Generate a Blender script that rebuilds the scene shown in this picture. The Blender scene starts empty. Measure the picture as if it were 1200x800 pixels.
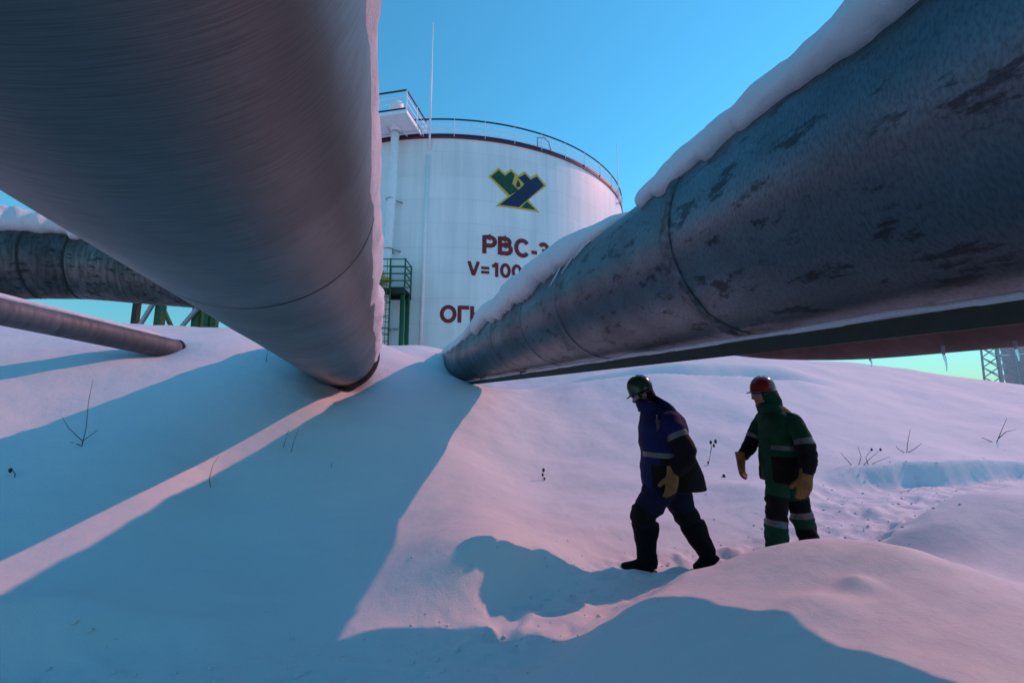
import bpy, bmesh, math, random
import numpy as np
from mathutils import Vector, Matrix

random.seed(4)
rng = np.random.default_rng(11)
SC = bpy.context.scene
COL = SC.collection
EYE = 1.65                        # camera height above the path floor (metres)
R_ = math.radians

# ------------------------------------------------------------------ camera
cam = bpy.data.cameras.new("camera")
cam.lens = 15.0
cam.sensor_width = 36.0
cam.clip_start = 0.02
cam.clip_end = 6000
camo = bpy.data.objects.new("camera", cam)
COL.objects.link(camo)
camo.location = (0, 0, EYE)
camo.rotation_euler = (R_(90) + math.atan(70 / 500), 0, 0)
SC.camera = camo

# ------------------------------------------------------------------ sky and sun
SUN_AZ, SUN_EL = 62.0, 35.9       # azimuth from +Y towards +X
SDIR = Vector((math.sin(R_(SUN_AZ)) * math.cos(R_(SUN_EL)), math.cos(R_(SUN_AZ)) * math.cos(R_(SUN_EL)), math.sin(R_(SUN_EL))))
w = bpy.data.worlds.new("World")
SC.world = w
w.use_nodes = True
nt = w.node_tree
nt.nodes.clear()
sky = nt.nodes.new("ShaderNodeTexSky")
sky.sky_type = 'NISHITA'
sky.sun_disc = False
sky.sun_elevation = R_(SUN_EL)
sky.sun_rotation = R_(SUN_AZ)
sky.altitude = 0
sky.air_density = 1.6
sky.dust_density = 0.0
sky.ozone_density = 2.0
tint = nt.nodes.new("ShaderNodeMix")
tint.data_type = 'RGBA'
tint.blend_type = 'MULTIPLY'
tint.inputs[0].default_value = 1.0
tcw = nt.nodes.new("ShaderNodeTexCoord")
sxw = nt.nodes.new("ShaderNodeSeparateXYZ")
rpw = nt.nodes.new("ShaderNodeValToRGB")                 # dusk air: red taken out, duller towards the horizon
rpw.color_ramp.elements[0].position = 0.0
rpw.color_ramp.elements[0].color = (0.20, 0.43, 0.62, 1)
rpw.color_ramp.elements[1].position = 0.42
rpw.color_ramp.elements[1].color = (0.28, 0.83, 1.0, 1)
nt.links.new(tcw.outputs['Generated'], sxw.inputs[0])
nt.links.new(sxw.outputs['Z'], rpw.inputs[0])
nt.links.new(rpw.outputs[0], tint.inputs[7])
bg = nt.nodes.new("ShaderNodeBackground")
bg.inputs['Strength'].default_value = 0.15
out = nt.nodes.new("ShaderNodeOutputWorld")
nt.links.new(sky.outputs[0], tint.inputs[6])
nt.links.new(tint.outputs[2], bg.inputs['Color'])
nt.links.new(bg.outputs[0], out.inputs['Surface'])

sun = bpy.data.lights.new("sun", 'SUN')
sun.energy = 2.15
sun.angle = R_(0.5)
sun.color = (1.0, 0.37, 0.31)
suno = bpy.data.objects.new("sun", sun)
COL.objects.link(suno)
suno.rotation_euler = SDIR.to_track_quat('Z', 'Y').to_euler()
suno.location = SDIR * 50

SC.view_settings.view_transform = 'Standard'
SC.view_settings.look = 'None'
SC.view_settings.exposure = 0.27
SC.view_settings.gamma = 1.0
SC.view_settings.use_curve_mapping = False

# ------------------------------------------------------------------ noise
_tab = np.random.default_rng(3).random((256, 256))


def vnoise(x, y):
    x = np.asarray(x, float)
    y = np.asarray(y, float)
    xi = np.floor(x).astype(int)
    yi = np.floor(y).astype(int)
    fx = x - xi
    fy = y - yi
    fx = fx * fx * fx * (fx * (fx * 6 - 15) + 10)
    fy = fy * fy * fy * (fy * (fy * 6 - 15) + 10)
    a = _tab[xi & 255, yi & 255]
    b = _tab[(xi + 1) & 255, yi & 255]
    c = _tab[xi & 255, (yi + 1) & 255]
    d = _tab[(xi + 1) & 255, (yi + 1) & 255]
    return (a * (1 - fx) + b * fx) * (1 - fy) + (c * (1 - fx) + d * fx) * fy - 0.5


def fbm(x, y, o=4):
    s = 0
    amp = 1.0
    for i in range(o):
        s = s + amp * vnoise(np.asarray(x) * 2 ** i + 17.3 * i, np.asarray(y) * 2 ** i + 5.1 * i)
        amp *= 0.5
    return s


def smooth(a, b, x):
    t = np.clip((np.asarray(x, float) - a) / (b - a), 0, 1)
    return t * t * (3 - 2 * t)


# ------------------------------------------------------------------ materials
def mat(name, color, rough=0.6, metal=0.0, spec=0.5, noise=0.0, nscale=8.0, bump=0.0, bscale=60.0, coord='Object', emit=None):
    m = bpy.data.materials.new(name)
    m.use_nodes = True
    N = m.node_tree
    b = N.nodes['Principled BSDF']
    b.inputs['Roughness'].default_value = rough
    b.inputs['Metallic'].default_value = metal
    b.inputs['Specular IOR Level'].default_value = spec
    b.inputs['Base Color'].default_value = (*color, 1)
    tc = N.nodes.new('ShaderNodeTexCoord')
    if noise:
        n = N.nodes.new('ShaderNodeTexNoise')
        n.inputs['Scale'].default_value = nscale
        n.inputs['Detail'].default_value = 5
        N.links.new(tc.outputs[coord], n.inputs['Vector'])
        r = N.nodes.new('ShaderNodeValToRGB')
        r.color_ramp.elements[0].position = 0.3
        r.color_ramp.elements[1].position = 0.7
        r.color_ramp.elements[0].color = (*[c * (1 - noise) for c in color], 1)
        r.color_ramp.elements[1].color = (*[min(1, c * (1 + noise)) for c in color], 1)
        N.links.new(n.outputs[0], r.inputs[0])
        N.links.new(r.outputs[0], b.inputs['Base Color'])
    if bump:
        n = N.nodes.new('ShaderNodeTexNoise')
        n.inputs['Scale'].default_value = bscale
        n.inputs['Detail'].default_value = 4
        N.links.new(tc.outputs[coord], n.inputs['Vector'])
        bp = N.nodes.new('ShaderNodeBump')
        bp.inputs['Strength'].default_value = bump
        bp.inputs['Distance'].default_value = 0.02
        N.links.new(n.outputs[0], bp.inputs['Height'])
        N.links.new(bp.outputs[0], b.inputs['Normal'])
    return m


def node(N, t, **kw):
    n = N.nodes.new(t)
    for k, v in kw.items():
        if k in n.inputs:
            n.inputs[k].default_value = v
        else:
            setattr(n, k, v)
    return n


def snow_mat(name, color=(0.66, 0.68, 0.70), b1=0.35, b2=0.5):
    m = mat(name, color, rough=0.75, spec=0.25)
    N = m.node_tree
    b = N.nodes['Principled BSDF']
    tc = N.nodes['Texture Coordinate']
    n1 = node(N, 'ShaderNodeTexNoise', Scale=4.5, Detail=8.0, Roughness=0.58)
    n2 = node(N, 'ShaderNodeTexNoise', Scale=95.0, Detail=5.0, Roughness=0.75)
    N.links.new(tc.outputs['Object'], n1.inputs['Vector'])
    N.links.new(tc.outputs['Object'], n2.inputs['Vector'])
    p1 = node(N, 'ShaderNodeBump', Strength=b1, Distance=0.05)
    p2 = node(N, 'ShaderNodeBump', Strength=b2, Distance=0.010)
    N.links.new(n1.outputs[0], p1.inputs['Height'])
    N.links.new(n2.outputs[0], p2.inputs['Height'])
    N.links.new(p1.outputs[0], p2.inputs['Normal'])
    N.links.new(p2.outputs[0], b.inputs['Normal'])
    return m


def pipe_mat(name, base, dark, streak_u, streak_v, streak_amt, patch_amt, rough=0.42, metal=0.75, sheet=1.25, wear=0.0, warp=0.12, relief=0.004, wear_col=(0.03, 0.03, 0.035)):
    """Galvanised cladding: UV is (arc length, distance along) in metres."""
    m = mat(name, base, rough=rough, metal=metal)
    N = m.node_tree
    L = N.links.new
    b = N.nodes['Principled BSDF']
    uv = node(N, 'ShaderNodeUVMap', uv_map='UVMap')
    mp = node(N, 'ShaderNodeMapping')
    mp.inputs['Scale'].default_value = (streak_u, streak_v, 1)
    # let the streaks wander
    nw = node(N, 'ShaderNodeTexNoise', Scale=1.6, Detail=3.0)
    L(uv.outputs[0], nw.inputs['Vector'])
    va = node(N, 'ShaderNodeVectorMath', operation='SCALE')
    va.inputs['Scale'].default_value = warp
    L(nw.outputs['Color'], va.inputs[0])
    vb = node(N, 'ShaderNodeVectorMath', operation='ADD')
    L(uv.outputs[0], vb.inputs[0])
    L(va.outputs[0], vb.inputs[1])
    L(vb.outputs[0], mp.inputs['Vector'])
    n1 = node(N, 'ShaderNodeTexNoise', Scale=1.0, Detail=5.0, Roughness=0.6)
    L(mp.outputs[0], n1.inputs['Vector'])
    r1 = node(N, 'ShaderNodeValToRGB')
    r1.color_ramp.elements[0].position = 0.36
    r1.color_ramp.elements[1].position = 0.56
    L(n1.outputs[0], r1.inputs[0])
    # broad patches
    n2 = node(N, 'ShaderNodeTexNoise', Scale=1.1, Detail=6.0, Roughness=0.62)
    L(uv.outputs[0], n2.inputs['Vector'])
    r2 = node(N, 'ShaderNodeValToRGB')
    r2.color_ramp.elements[0].position = 0.38
    r2.color_ramp.elements[1].position = 0.66
    L(n2.outputs[0], r2.inputs[0])
    # per sheet tone
    sx = node(N, 'ShaderNodeSeparateXYZ')
    L(uv.outputs[0], sx.inputs[0])
    dv = node(N, 'ShaderNodeMath', operation='DIVIDE')
    dv.inputs[1].default_value = sheet
    L(sx.outputs['Y'], dv.inputs[0])
    fl = node(N, 'ShaderNodeMath', operation='FLOOR')
    L(dv.outputs[0], fl.inputs[0])
    wn = node(N, 'ShaderNodeTexWhiteNoise', noise_dimensions='1D')
    L(fl.outputs[0], wn.inputs['W'])
    mr = node(N, 'ShaderNodeMapRange')
    mr.inputs['To Min'].default_value = 0.8
    mr.inputs['To Max'].default_value = 1.12
    L(wn.outputs['Value'], mr.inputs['Value'])
    c1 = node(N, 'ShaderNodeMix', data_type='RGBA')
    c1.inputs[6].default_value = (*dark, 1)
    c1.inputs[7].default_value = (*base, 1)
    # factor = 1 - amt*(1-streak)
    f1 = node(N, 'ShaderNodeMapRange')
    f1.inputs['To Min'].default_value = 1 - streak_amt
    L(r1.outputs[0], f1.inputs['Value'])
    f2 = node(N, 'ShaderNodeMapRange')
    f2.inputs['To Min'].default_value = 1 - patch_amt
    L(r2.outputs[0], f2.inputs['Value'])
    fm = node(N, 'ShaderNodeMath', operation='MULTIPLY')
    L(f1.outputs[0], fm.inputs[0])
    L(f2.outputs[0], fm.inputs[1])
    L(fm.outputs[0], c1.inputs[0])
    c2 = node(N, 'ShaderNodeVectorMath', operation='SCALE')
    L(c1.outputs[2], c2.inputs[0])
    L(mr.outputs[0], c2.inputs['Scale'])
    last = c2.outputs[0]
    if wear:
        mp3 = node(N, 'ShaderNodeMapping')
        mp3.inputs['Scale'].default_value = (4.6, 2.2, 1)
        mp3.inputs['Rotation'].default_value = (0, 0, 0.5)
        L(uv.outputs[0], mp3.inputs['Vector'])
        n3 = node(N, 'ShaderNodeTexNoise', Scale=1.6, Detail=9.0, Roughness=0.72)
        L(mp3.outputs[0], n3.inputs['Vector'])
        r3 = node(N, 'ShaderNodeValToRGB')
        r3.color_ramp.elements[0].position = 0.545
        r3.color_ramp.elements[1].position = 0.60
        r3.color_ramp.elements[1].color = (wear, wear, wear, 1)
        L(n3.outputs[0], r3.inputs[0])
        c3 = node(N, 'ShaderNodeMix', data_type='RGBA')
        L(r3.outputs[0], c3.inputs[0])
        L(last, c3.inputs[6])
        c3.inputs[7].default_value = (*wear_col, 1)
        last = c3.outputs[2]
    L(last, b.inputs['Base Color'])
    rr = node(N, 'ShaderNodeMapRange')
    rr.inputs['To Min'].default_value = rough + 0.22
    rr.inputs['To Max'].default_value = rough - 0.04
    L(fm.outputs[0], rr.inputs['Value'])
    L(rr.outputs[0], b.inputs['Roughness'])
    # dents and streak relief
    nd = node(N, 'ShaderNodeTexNoise', Scale=2.3, Detail=3.0)
    L(uv.outputs[0], nd.inputs['Vector'])
    b1 = node(N, 'ShaderNodeBump', Strength=0.35, Distance=0.03)
    L(nd.outputs[0], b1.inputs['Height'])
    b2 = node(N, 'ShaderNodeBump', Strength=0.35, Distance=relief)
    L(n1.outputs[0], b2.inputs['Height'])
    L(b1.outputs[0], b2.inputs['Normal'])
    L(b2.outputs[0], b.inputs['Normal'])
    return m


M = {}
M['snow'] = snow_mat('snow')
M['snow_soft'] = snow_mat('snow_soft', (0.68, 0.69, 0.72), 0.9, 0.9)
M['frost'] = snow_mat('frost', (0.74, 0.75, 0.80), 0.9, 1.0)
M['pipe_l'] = pipe_mat('zinc_left', (0.25, 0.23, 0.222), (0.085, 0.08, 0.078), 6.5, 230, 0.36, 0.35, rough=0.42, metal=0.85, warp=0.05, relief=0.0015)
M['pipe_r'] = pipe_mat('zinc_right', (0.165, 0.215, 0.24), (0.04, 0.05, 0.058), 38.0, 110, 0.42, 0.5, rough=0.40, metal=0.9, wear=0.75, warp=0.02, relief=0.0012)
M['pipe_m'] = pipe_mat('zinc_old', (0.20, 0.19, 0.19), (0.04, 0.038, 0.036), 3.0, 14, 0.6, 0.6, rough=0.5, metal=0.7, wear=0.9)
M['pipe_s'] = pipe_mat('zinc_small', (0.12, 0.135, 0.15), (0.05, 0.055, 0.06), 4.0, 20, 0.4, 0.4, rough=0.6, metal=0.3)
M['pipe_t'] = pipe_mat('rust_primer', (0.085, 0.04, 0.035), (0.035, 0.02, 0.018), 3.0, 9, 0.5, 0.5, rough=0.65, metal=0.0)
M['band'] = mat('joint_band', (0.12, 0.13, 0.14), rough=0.5, metal=0.7, noise=0.5, nscale=25)
M['joint_shade'] = mat('black_joint_shade', (0.02, 0.02, 0.022), rough=0.9, noise=0.5, bump=0.8, bscale=30)  # black of the joint bands; also painted shade where two pipes enter the snow
M['beam'] = mat('green_beam', (0.008, 0.02, 0.009), rough=0.6, noise=0.3, nscale=20)
M['green_steel'] = mat('green_steel', (0.015, 0.085, 0.02), rough=0.45, noise=0.2, nscale=10)
M['white_steel'] = mat('white_steel', (0.84, 0.85, 0.85), rough=0.45, noise=0.06, nscale=6)
M['grey_steel'] = mat('grey_steel', (0.36, 0.37, 0.38), rough=0.5, metal=0.3, noise=0.1)
M['dark_steel'] = mat('dark_steel', (0.03, 0.03, 0.032), rough=0.6)
M['red_paint'] = mat('red_paint', (0.20, 0.010, 0.015), rough=0.55, noise=0.12, nscale=4)
M['red_letter'] = mat('red_letter', (0.20, 0.008, 0.014), rough=0.55, noise=0.2, nscale=3)
M['logo_yellow'] = mat('logo_yellow', (0.62, 0.45, 0.06), rough=0.5, noise=0.1)
M['logo_green'] = mat('logo_green', (0.012, 0.06, 0.022), rough=0.5, noise=0.15, nscale=3)
M['logo_blue'] = mat('logo_blue', (0.008, 0.014, 0.06), rough=0.5, noise=0.15, nscale=3)
M['ice'] = mat('ice', (0.85, 0.9, 0.95), rough=0.12)
M['ice'].node_tree.nodes['Principled BSDF'].inputs['Transmission Weight'].default_value = 0.75
M['ice'].node_tree.nodes['Principled BSDF'].inputs['IOR'].default_value = 1.31
M['twig'] = mat('twig', (0.06, 0.035, 0.025), rough=0.85, noise=0.3, nscale=30)


def fabric(name, c, rough=0.85, n=0.25):
    return mat(name, c, rough=rough, noise=n, nscale=9, bump=0.35, bscale=14, spec=0.2)


M['blue_cloth'] = fabric('blue_cloth', (0.004, 0.008, 0.055))
M['navy_cloth'] = fabric('navy_cloth', (0.003, 0.005, 0.022))
M['black_cloth'] = fabric('black_cloth', (0.0025, 0.0025, 0.003))
M['green_cloth'] = fabric('green_cloth', (0.003, 0.040, 0.019))
M['tape'] = mat('reflective_tape', (0.075, 0.075, 0.08), rough=0.45, noise=0.2, nscale=40)
M['rubber'] = mat('rubber', (0.0025, 0.0025, 0.0025), rough=0.8, spec=.15, noise=0.3, bump=0.3, bscale=20)
M['leather'] = mat('yellow_leather', (0.135, 0.062, 0.008), rough=0.7, noise=0.25, nscale=18, bump=0.3, bscale=40)
M['skin'] = mat('skin', (0.20, 0.095, 0.07), rough=0.55, noise=0.1, nscale=30)
M['helmet_green'] = mat('helmet_green', (0.008, 0.045, 0.018), rough=0.22, noise=0.05)
M['helmet_red'] = mat('helmet_red', (0.16, 0.008, 0.008), rough=0.22, noise=0.05)
M['lens'] = mat('goggle_lens', (0.08, 0.085, 0.09), rough=0.08, spec=0.8)

# tank shell paint: white, weathered with vertical runs and faint weld courses
ms = mat('tank_paint', (0.72, 0.74, 0.74), rough=0.5)
N = ms.node_tree
b = N.nodes['Principled BSDF']
uv = node(N, 'ShaderNodeUVMap', uv_map='UVMap')
mp = node(N, 'ShaderNodeMapping')
mp.inputs['Scale'].default_value = (1.6, 0.05, 1)
N.links.new(uv.outputs[0], mp.inputs['Vector'])
n1 = node(N, 'ShaderNodeTexNoise', Scale=1.0, Detail=7.0, Roughness=0.65)
N.links.new(mp.outputs[0], n1.inputs['Vector'])
r1 = node(N, 'ShaderNodeValToRGB')
r1.color_ramp.elements[0].position = 0.30
r1.color_ramp.elements[0].color = (0.76, 0.77, 0.77, 1)
r1.color_ramp.elements[1].position = 0.62
r1.color_ramp.elements[1].color = (0.92, 0.92, 0.91, 1)
N.links.new(n1.outputs[0], r1.inputs[0])
sx = node(N, 'ShaderNodeSeparateXYZ')
N.links.new(uv.outputs[0], sx.inputs[0])
br = node(N, 'ShaderNodeTexBrick', offset=0.5)
br.inputs['Scale'].default_value = 1.0
br.inputs['Color1'].default_value = (1, 1, 1, 1)
br.inputs['Color2'].default_value = (0.95, 0.955, 0.955, 1)
br.inputs['Mortar'].default_value = (0.88, 0.88, 0.88, 1)
br.inputs['Mortar Size'].default_value = 0.025
br.inputs['Mortar Smooth'].default_value = 0.3
br.inputs['Brick Width'].default_value = 6.0
br.inputs['Row Height'].default_value = 1.5
N.links.new(uv.outputs[0], br.inputs['Vector'])
mx = node(N, 'ShaderNodeMix', data_type='RGBA', blend_type='MULTIPLY')
mx.inputs[0].default_value = 1.0
N.links.new(r1.outputs[0], mx.inputs[6])
N.links.new(br.outputs[0], mx.inputs[7])
n4 = node(N, 'ShaderNodeTexNoise', Scale=0.35, Detail=5.0)
N.links.new(uv.outputs[0], n4.inputs['Vector'])
r4 = node(N, 'ShaderNodeValToRGB')
r4.color_ramp.elements[0].position = 0.35
r4.color_ramp.elements[0].color = (0.92, 0.92, 0.91, 1)
r4.color_ramp.elements[1].position = 0.65
N.links.new(n4.outputs[0], r4.inputs[0])
mx2 = node(N, 'ShaderNodeMix', data_type='RGBA', blend_type='MULTIPLY')
mx2.inputs[0].default_value = 1.0
N.links.new(mx.outputs[2], mx2.inputs[6])
N.links.new(r4.outputs[0], mx2.inputs[7])
N.links.new(mx2.outputs[2], b.inputs['Base Color'])
bp = node(N, 'ShaderNodeBump', Strength=0.4, Distance=0.02)
N.links.new(br.outputs[0], bp.inputs['Height'])
N.links.new(bp.outputs[0], b.inputs['Normal'])
M['tank'] = ms

# ------------------------------------------------------------------ object helpers
OFF = {}


def thing(name, label, cat, loc, group=None):
    o = bpy.data.objects.new(name, None)
    o.empty_display_size = 0.2
    o.location = loc
    COL.objects.link(o)
    OFF[o.name] = Vector(loc)
    tag(o, label, cat, group, 'thing')
    return o


def tag(o, label=None, cat=None, group=None, kind=None):
    if label:
        o['label'] = label
    if cat:
        o['category'] = cat
    if group:
        o['group'] = group
    if kind:
        o['kind'] = kind
    return o


def link_mesh(name, me, mats, parent=None, loc=None, smoothed=True):
    o = bpy.data.objects.new(name, me)
    if not isinstance(mats, (list, tuple)):
        mats = [mats]
    for m in mats:
        me.materials.append(m)
    if smoothed:
        me.polygons.foreach_set('use_smooth', [True] * len(me.polygons))
    COL.objects.link(o)
    if parent is not None:
        off = OFF[parent.name]
        me.transform(Matrix.Translation(-off))
        o.parent = parent
        OFF[o.name] = off
    elif loc is not None:
        me.transform(Matrix.Translation(-Vector(loc)))
        o.location = loc
        OFF[o.name] = Vector(loc)
    else:
        OFF[o.name] = Vector((0, 0, 0))
    me.update()
    return o


class MB:
    """Collects shapes (world coordinates) that become one mesh object."""

    def __init__(s):
        s.v = []
        s.f = []
        s.m = []
        s.uv = {}

    def add(s, verts, faces, mi=0, uvs=None):
        o = len(s.v)
        s.v += [tuple(p) for p in verts]
        for i, f in enumerate(faces):
            if uvs is not None:
                s.uv[len(s.f)] = [uvs[i][k] for k in range(len(f))]
            s.f.append([o + k for k in f])
            s.m.append(mi if isinstance(mi, int) else mi[i])
        return s

    def box(s, c, half, ax=None, mi=0):
        c = Vector(c)
        X, Y, Z = ax if ax else (Vector((1, 0, 0)), Vector((0, 1, 0)), Vector((0, 0, 1)))
        vs = [c + X * (sx * half[0]) + Y * (sy * half[1]) + Z * (sz * half[2]) for sz in (-1, 1) for sx, sy in ((-1, -1), (1, -1), (1, 1), (-1, 1))]
        return s.add(vs, [(3, 2, 1, 0), (4, 5, 6, 7), (0, 1, 5, 4), (1, 2, 6, 5), (2, 3, 7, 6), (3, 0, 4, 7)], mi)

    def bar(s, a, b, wdt, hgt=None, upv=(0, 0, 1), mi=0):
        a = Vector(a)
        b = Vector(b)
        t = (b - a).normalized()
        u = Vector(upv)
        if abs(t.dot(u)) > 0.98:
            u = Vector((1, 0, 0))
        X = t.cross(u).normalized()
        Z = X.cross(t).normalized()
        return s.box((a + b) / 2, (wdt / 2, (b - a).length / 2, (hgt or wdt) / 2), (X, t, Z), mi)

    def tube(s, pts, rad, n=8, mi=0, caps=True, closed=False):
        pts = [Vector(p) for p in pts]
        if not isinstance(rad, (list, tuple)):
            rad = [rad] * len(pts)
        vs = []
        fs = []
        ref = None
        L = len(pts)
        for i, p in enumerate(pts):
            if closed:
                t = (pts[(i + 1) % L] - pts[i - 1]).normalized()
            else:
                t = (pts[min(i + 1, L - 1)] - pts[max(i - 1, 0)]).normalized()
            if ref is None:
                ref = Vector((0, 0, 1)) if abs(t.z) < 0.9 else Vector((1, 0, 0))
            X = t.cross(ref)
            if X.length < 1e-4:
                X = t.orthogonal()
            X.normalize()
            Y = X.cross(t).normalized()
            ref = Y
            for k in range(n):
                a = 2 * math.pi * k / n
                vs.append(p + (X * math.cos(a) + Y * math.sin(a)) * rad[i])
        rings = L if closed else L - 1
        for i in range(rings):
            j = (i + 1) % L
            for k in range(n):
                k2 = (k + 1) % n
                fs.append((i * n + k, i * n + k2, j * n + k2, j * n + k))
        if caps and not closed:
            fs.append(tuple(range(n))[::-1])
            fs.append(tuple((L - 1) * n + k for k in range(n)))
        return s.add(vs, fs, mi)

    def build(s, name, mats, parent=None, loc=None, smoothed=True, bevel=0):
        me = bpy.data.meshes.new(name)
        me.from_pydata(s.v, [], s.f)
        me.polygons.foreach_set('material_index', s.m)
        if s.uv:
            l = me.uv_layers.new(name='UVMap')
            for i, p in enumerate(me.polygons):
                q = s.uv.get(i)
                if q:
                    for k, li in enumerate(p.loop_indices):
                        l.data[li].uv = q[k]
        bm = bmesh.new()
        bm.from_mesh(me)
        bmesh.ops.recalc_face_normals(bm, faces=bm.faces)
        if bevel:
            bmesh.ops.bevel(bm, geom=list(bm.edges), offset=bevel, segments=2, profile=0.7, affect='EDGES')
        bm.to_mesh(me)
        bm.free()
        o = link_mesh(name, me, mats, parent, loc, smoothed)
        return o


def sharp(o, ang=35):
    me = o.data
    try:
        me.set_sharp_from_angle(angle=R_(ang))
    except Exception:
        pass
    return o


# ------------------------------------------------------------------ terrain (heights relative to the eye)
CTRL = [
    # edges of the pipe shadows read as structured light
    (-.65, 8.1, 0), (-.91, 5.83, -.67), (-1.1, 3.87, -1.20), (-1.15, 2.86, -1.45),
    (-3.0, 4.5, -.85), (-2.76, 2.49, -1.13), (-2.73, 6.0, 0), (-3.28, 4.24, -.74), (-3.46, 3.06, -1.06),
    (-3.95, 6.55, .79), (-4.53, 5.07, .09), (-4.94, 4.2, -.36),
    # berm near the pipes
    (-2.7, 6.6, .02), (-3.05, 7.7, .55), (-3.5, 8.9, 1.32), (-2.2, 8.3, .66), (-2.5, 9.8, 1.12), (-3.2, 10, 1.36),
    (-2.0, 13, 1.40), (-1.85, 13.3, .62), (-2.3, 14.4, 1.6), (-1.1, 13.4, .42), (0, 14, .5), (-2.2, 12.3, 1.08), (-1.5, 10.5, .55), (-1.0, 12.0, .50),
    (-2.0, 7.4, .15), (-1.6, 6.2, -.38),
    # left crest
    (-4.9, 5.95, .70), (-6.0, 5.6, .72), (-7.4, 6.3, 1.10), (-9.0, 7.5, 1.27), (-8.5, 9.0, 1.40), (-6.6, 11, 1.52), (-5.0, 11.5, 1.5), (-5.4, 8.6, 1.45),
    (-11, 8, 1.2), (-10, 12, 1.0), (-6, 15, 1.2), (-9.5, 4.0, .95), (-7, 3.6, .15), (-6, 2.0, -.55), (-9, 0, .6), (-12, -4, 1.0), (-13, 3, 1.2),
    (-4.0, 1.0, -1.15), (-4, -3, -1.2), (-2, 0, -1.45), (0, -4, -1.5), (5, -4, -1.4),
    # bank behind the path
    (0, 6, -1.02), (.99, 5.2, -1.29), (2, 7, -1.05), (3, 10, .15), (.6, 10, .12), (0, 8.2, -.25), (2, 11, .47), (5, 11, .50), (8, 12, .58), (10.5, 13, .45),
    (4, 8, -.68), (10, 10, -.50), (9.6, 8, -1.05), (6, 8, -.82), (4.6, 6.1, -1.14), (8.2, 7.2, -1.02), (14, 12, -.15), (13, 9.5, -.75),
    (2, 15, 1.0), (5, 18, 1.85), (10, 19, 1.98), (14, 19, 1.72), (19, 19, 1.47), (23, 19.5, 1.38), (30, 20, 1.3), (18, 14, .35), (0, 17, 1.75), (24, 12, -.3), (20, 6, -1.2),
    # the floor along the trodden path
    (-1.5, 2.2, -1.36), (-.60, 3.45, -1.13), (-.28, 3.32, -1.10), (.10, 3.5, -1.17), (.2, 4.3, -1.27), (1.2, 4.8, -1.36), (2.9, 5.3, -1.38), (-.3, 2.80, -1.42),
    # mound in the foreground
    (-.05, 2.75, -1.30), (.21, 2.85, -1.24), (.41, 2.95, -1.24), (.57, 3.05, -1.24), (1.24, 3.3, -1.19), (1.8, 3.4, -1.06), (2.32, 3.4, -.97), (2.83, 3.25, -1.01), (3.09, 3.1, -1.11), (3.26, 2.9, -1.14),
    (.65, 1.8, -1.14), (1.23, 1.7, -1.07), (1.74, 1.6, -1.02), (1.33, 2.4, -1.12), (1.92, 2.3, -1.06), (.4, 2.2, -1.20), (0, 2.1, -1.28),
    (-.6, 1.7, -1.38), (1.2, .3, -1.35), (3, 0, -1.3), (0, 0, -1.48), (-1.2, .8, -1.42), (4.5, 2.0, -1.3), (2.3, 3.95, -1.40), (1.5, 3.75, -1.42), (3.1, 3.9, -1.38),
    # second mound on the right
    (3.77, 4.2, -1.16), (4.3, 4.4, -1.02), (4.84, 4.2, -.92), (5.6, 4.3, -.90), (7.5, 4.6, -.95), (4.4, 3.2, -1.25), (3.45, 4.15, -1.38), (9, 5, -1.1),
    # far
    (-20, 12, .2), (-25, -10, -1.2), (25, -15, -1.4), (0, -22, -1.5), (-12, 22, -.8), (0, 24, -1.2), (12, 27, -1.2), (28, 28, -1.2), (-25, 25, -1.4), (-4, 20, .3),
]
CT = np.array(CTRL, float)


def _phi(d):
    return d * d * np.log(d + 1e-9)


_n = len(CT)
_D = np.hypot(CT[:, None, 0] - CT[None, :, 0], CT[:, None, 1] - CT[None, :, 1])
_A = np.zeros((_n + 3, _n + 3))
_A[:_n, :_n] = _phi(_D) + np.eye(_n) * 0.05
_A[:_n, _n] = 1
_A[:_n, _n + 1] = CT[:, 0]
_A[:_n, _n + 2] = CT[:, 1]
_A[_n:, :_n] = _A[:_n, _n:].T
_W = np.linalg.solve(_A, np.concatenate([CT[:, 2], np.zeros(3)]))

PATH = np.array([(-2.6, 2.1, -1.36), (-1.05, 2.3, -1.36), (-.71, 2.50, -1.41), (-.02, 2.86, -1.44), (.62, 3.5, -1.46), (1.17, 4.15, -1.50), (1.8, 4.25, -1.51), (2.76, 4.5, -1.48),
                 (3.5, 4.85, -1.40), (4.3, 5.4, -1.32), (5.96, 6.05, -1.32), (7.8, 6.5, -1.32), (10.5, 7.2, -1.3), (14, 8.0, -1.3), (20, 9.5, -1.4)], float)


def path_near(x, y):
    best = np.full(x.shape, 1e9)
    hh = np.zeros(x.shape)
    side = np.zeros(x.shape)
    for i in range(len(PATH) - 1):
        a = PATH[i]
        b = PATH[i + 1]
        d = b[:2] - a[:2]
        t = np.clip(((x - a[0]) * d[0] + (y - a[1]) * d[1]) / (d @ d), 0, 1)
        px = a[0] + t * d[0]
        py = a[1] + t * d[1]
        q = np.hypot(x - px, y - py)
        k = q < best
        best = np.where(k, q, best)
        hh = np.where(k, a[2] + t * (b[2] - a[2]), hh)
        side = np.where(k, np.sign((x - a[0]) * d[1] - (y - a[1]) * d[0]), side)
    return best, hh, side


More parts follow.
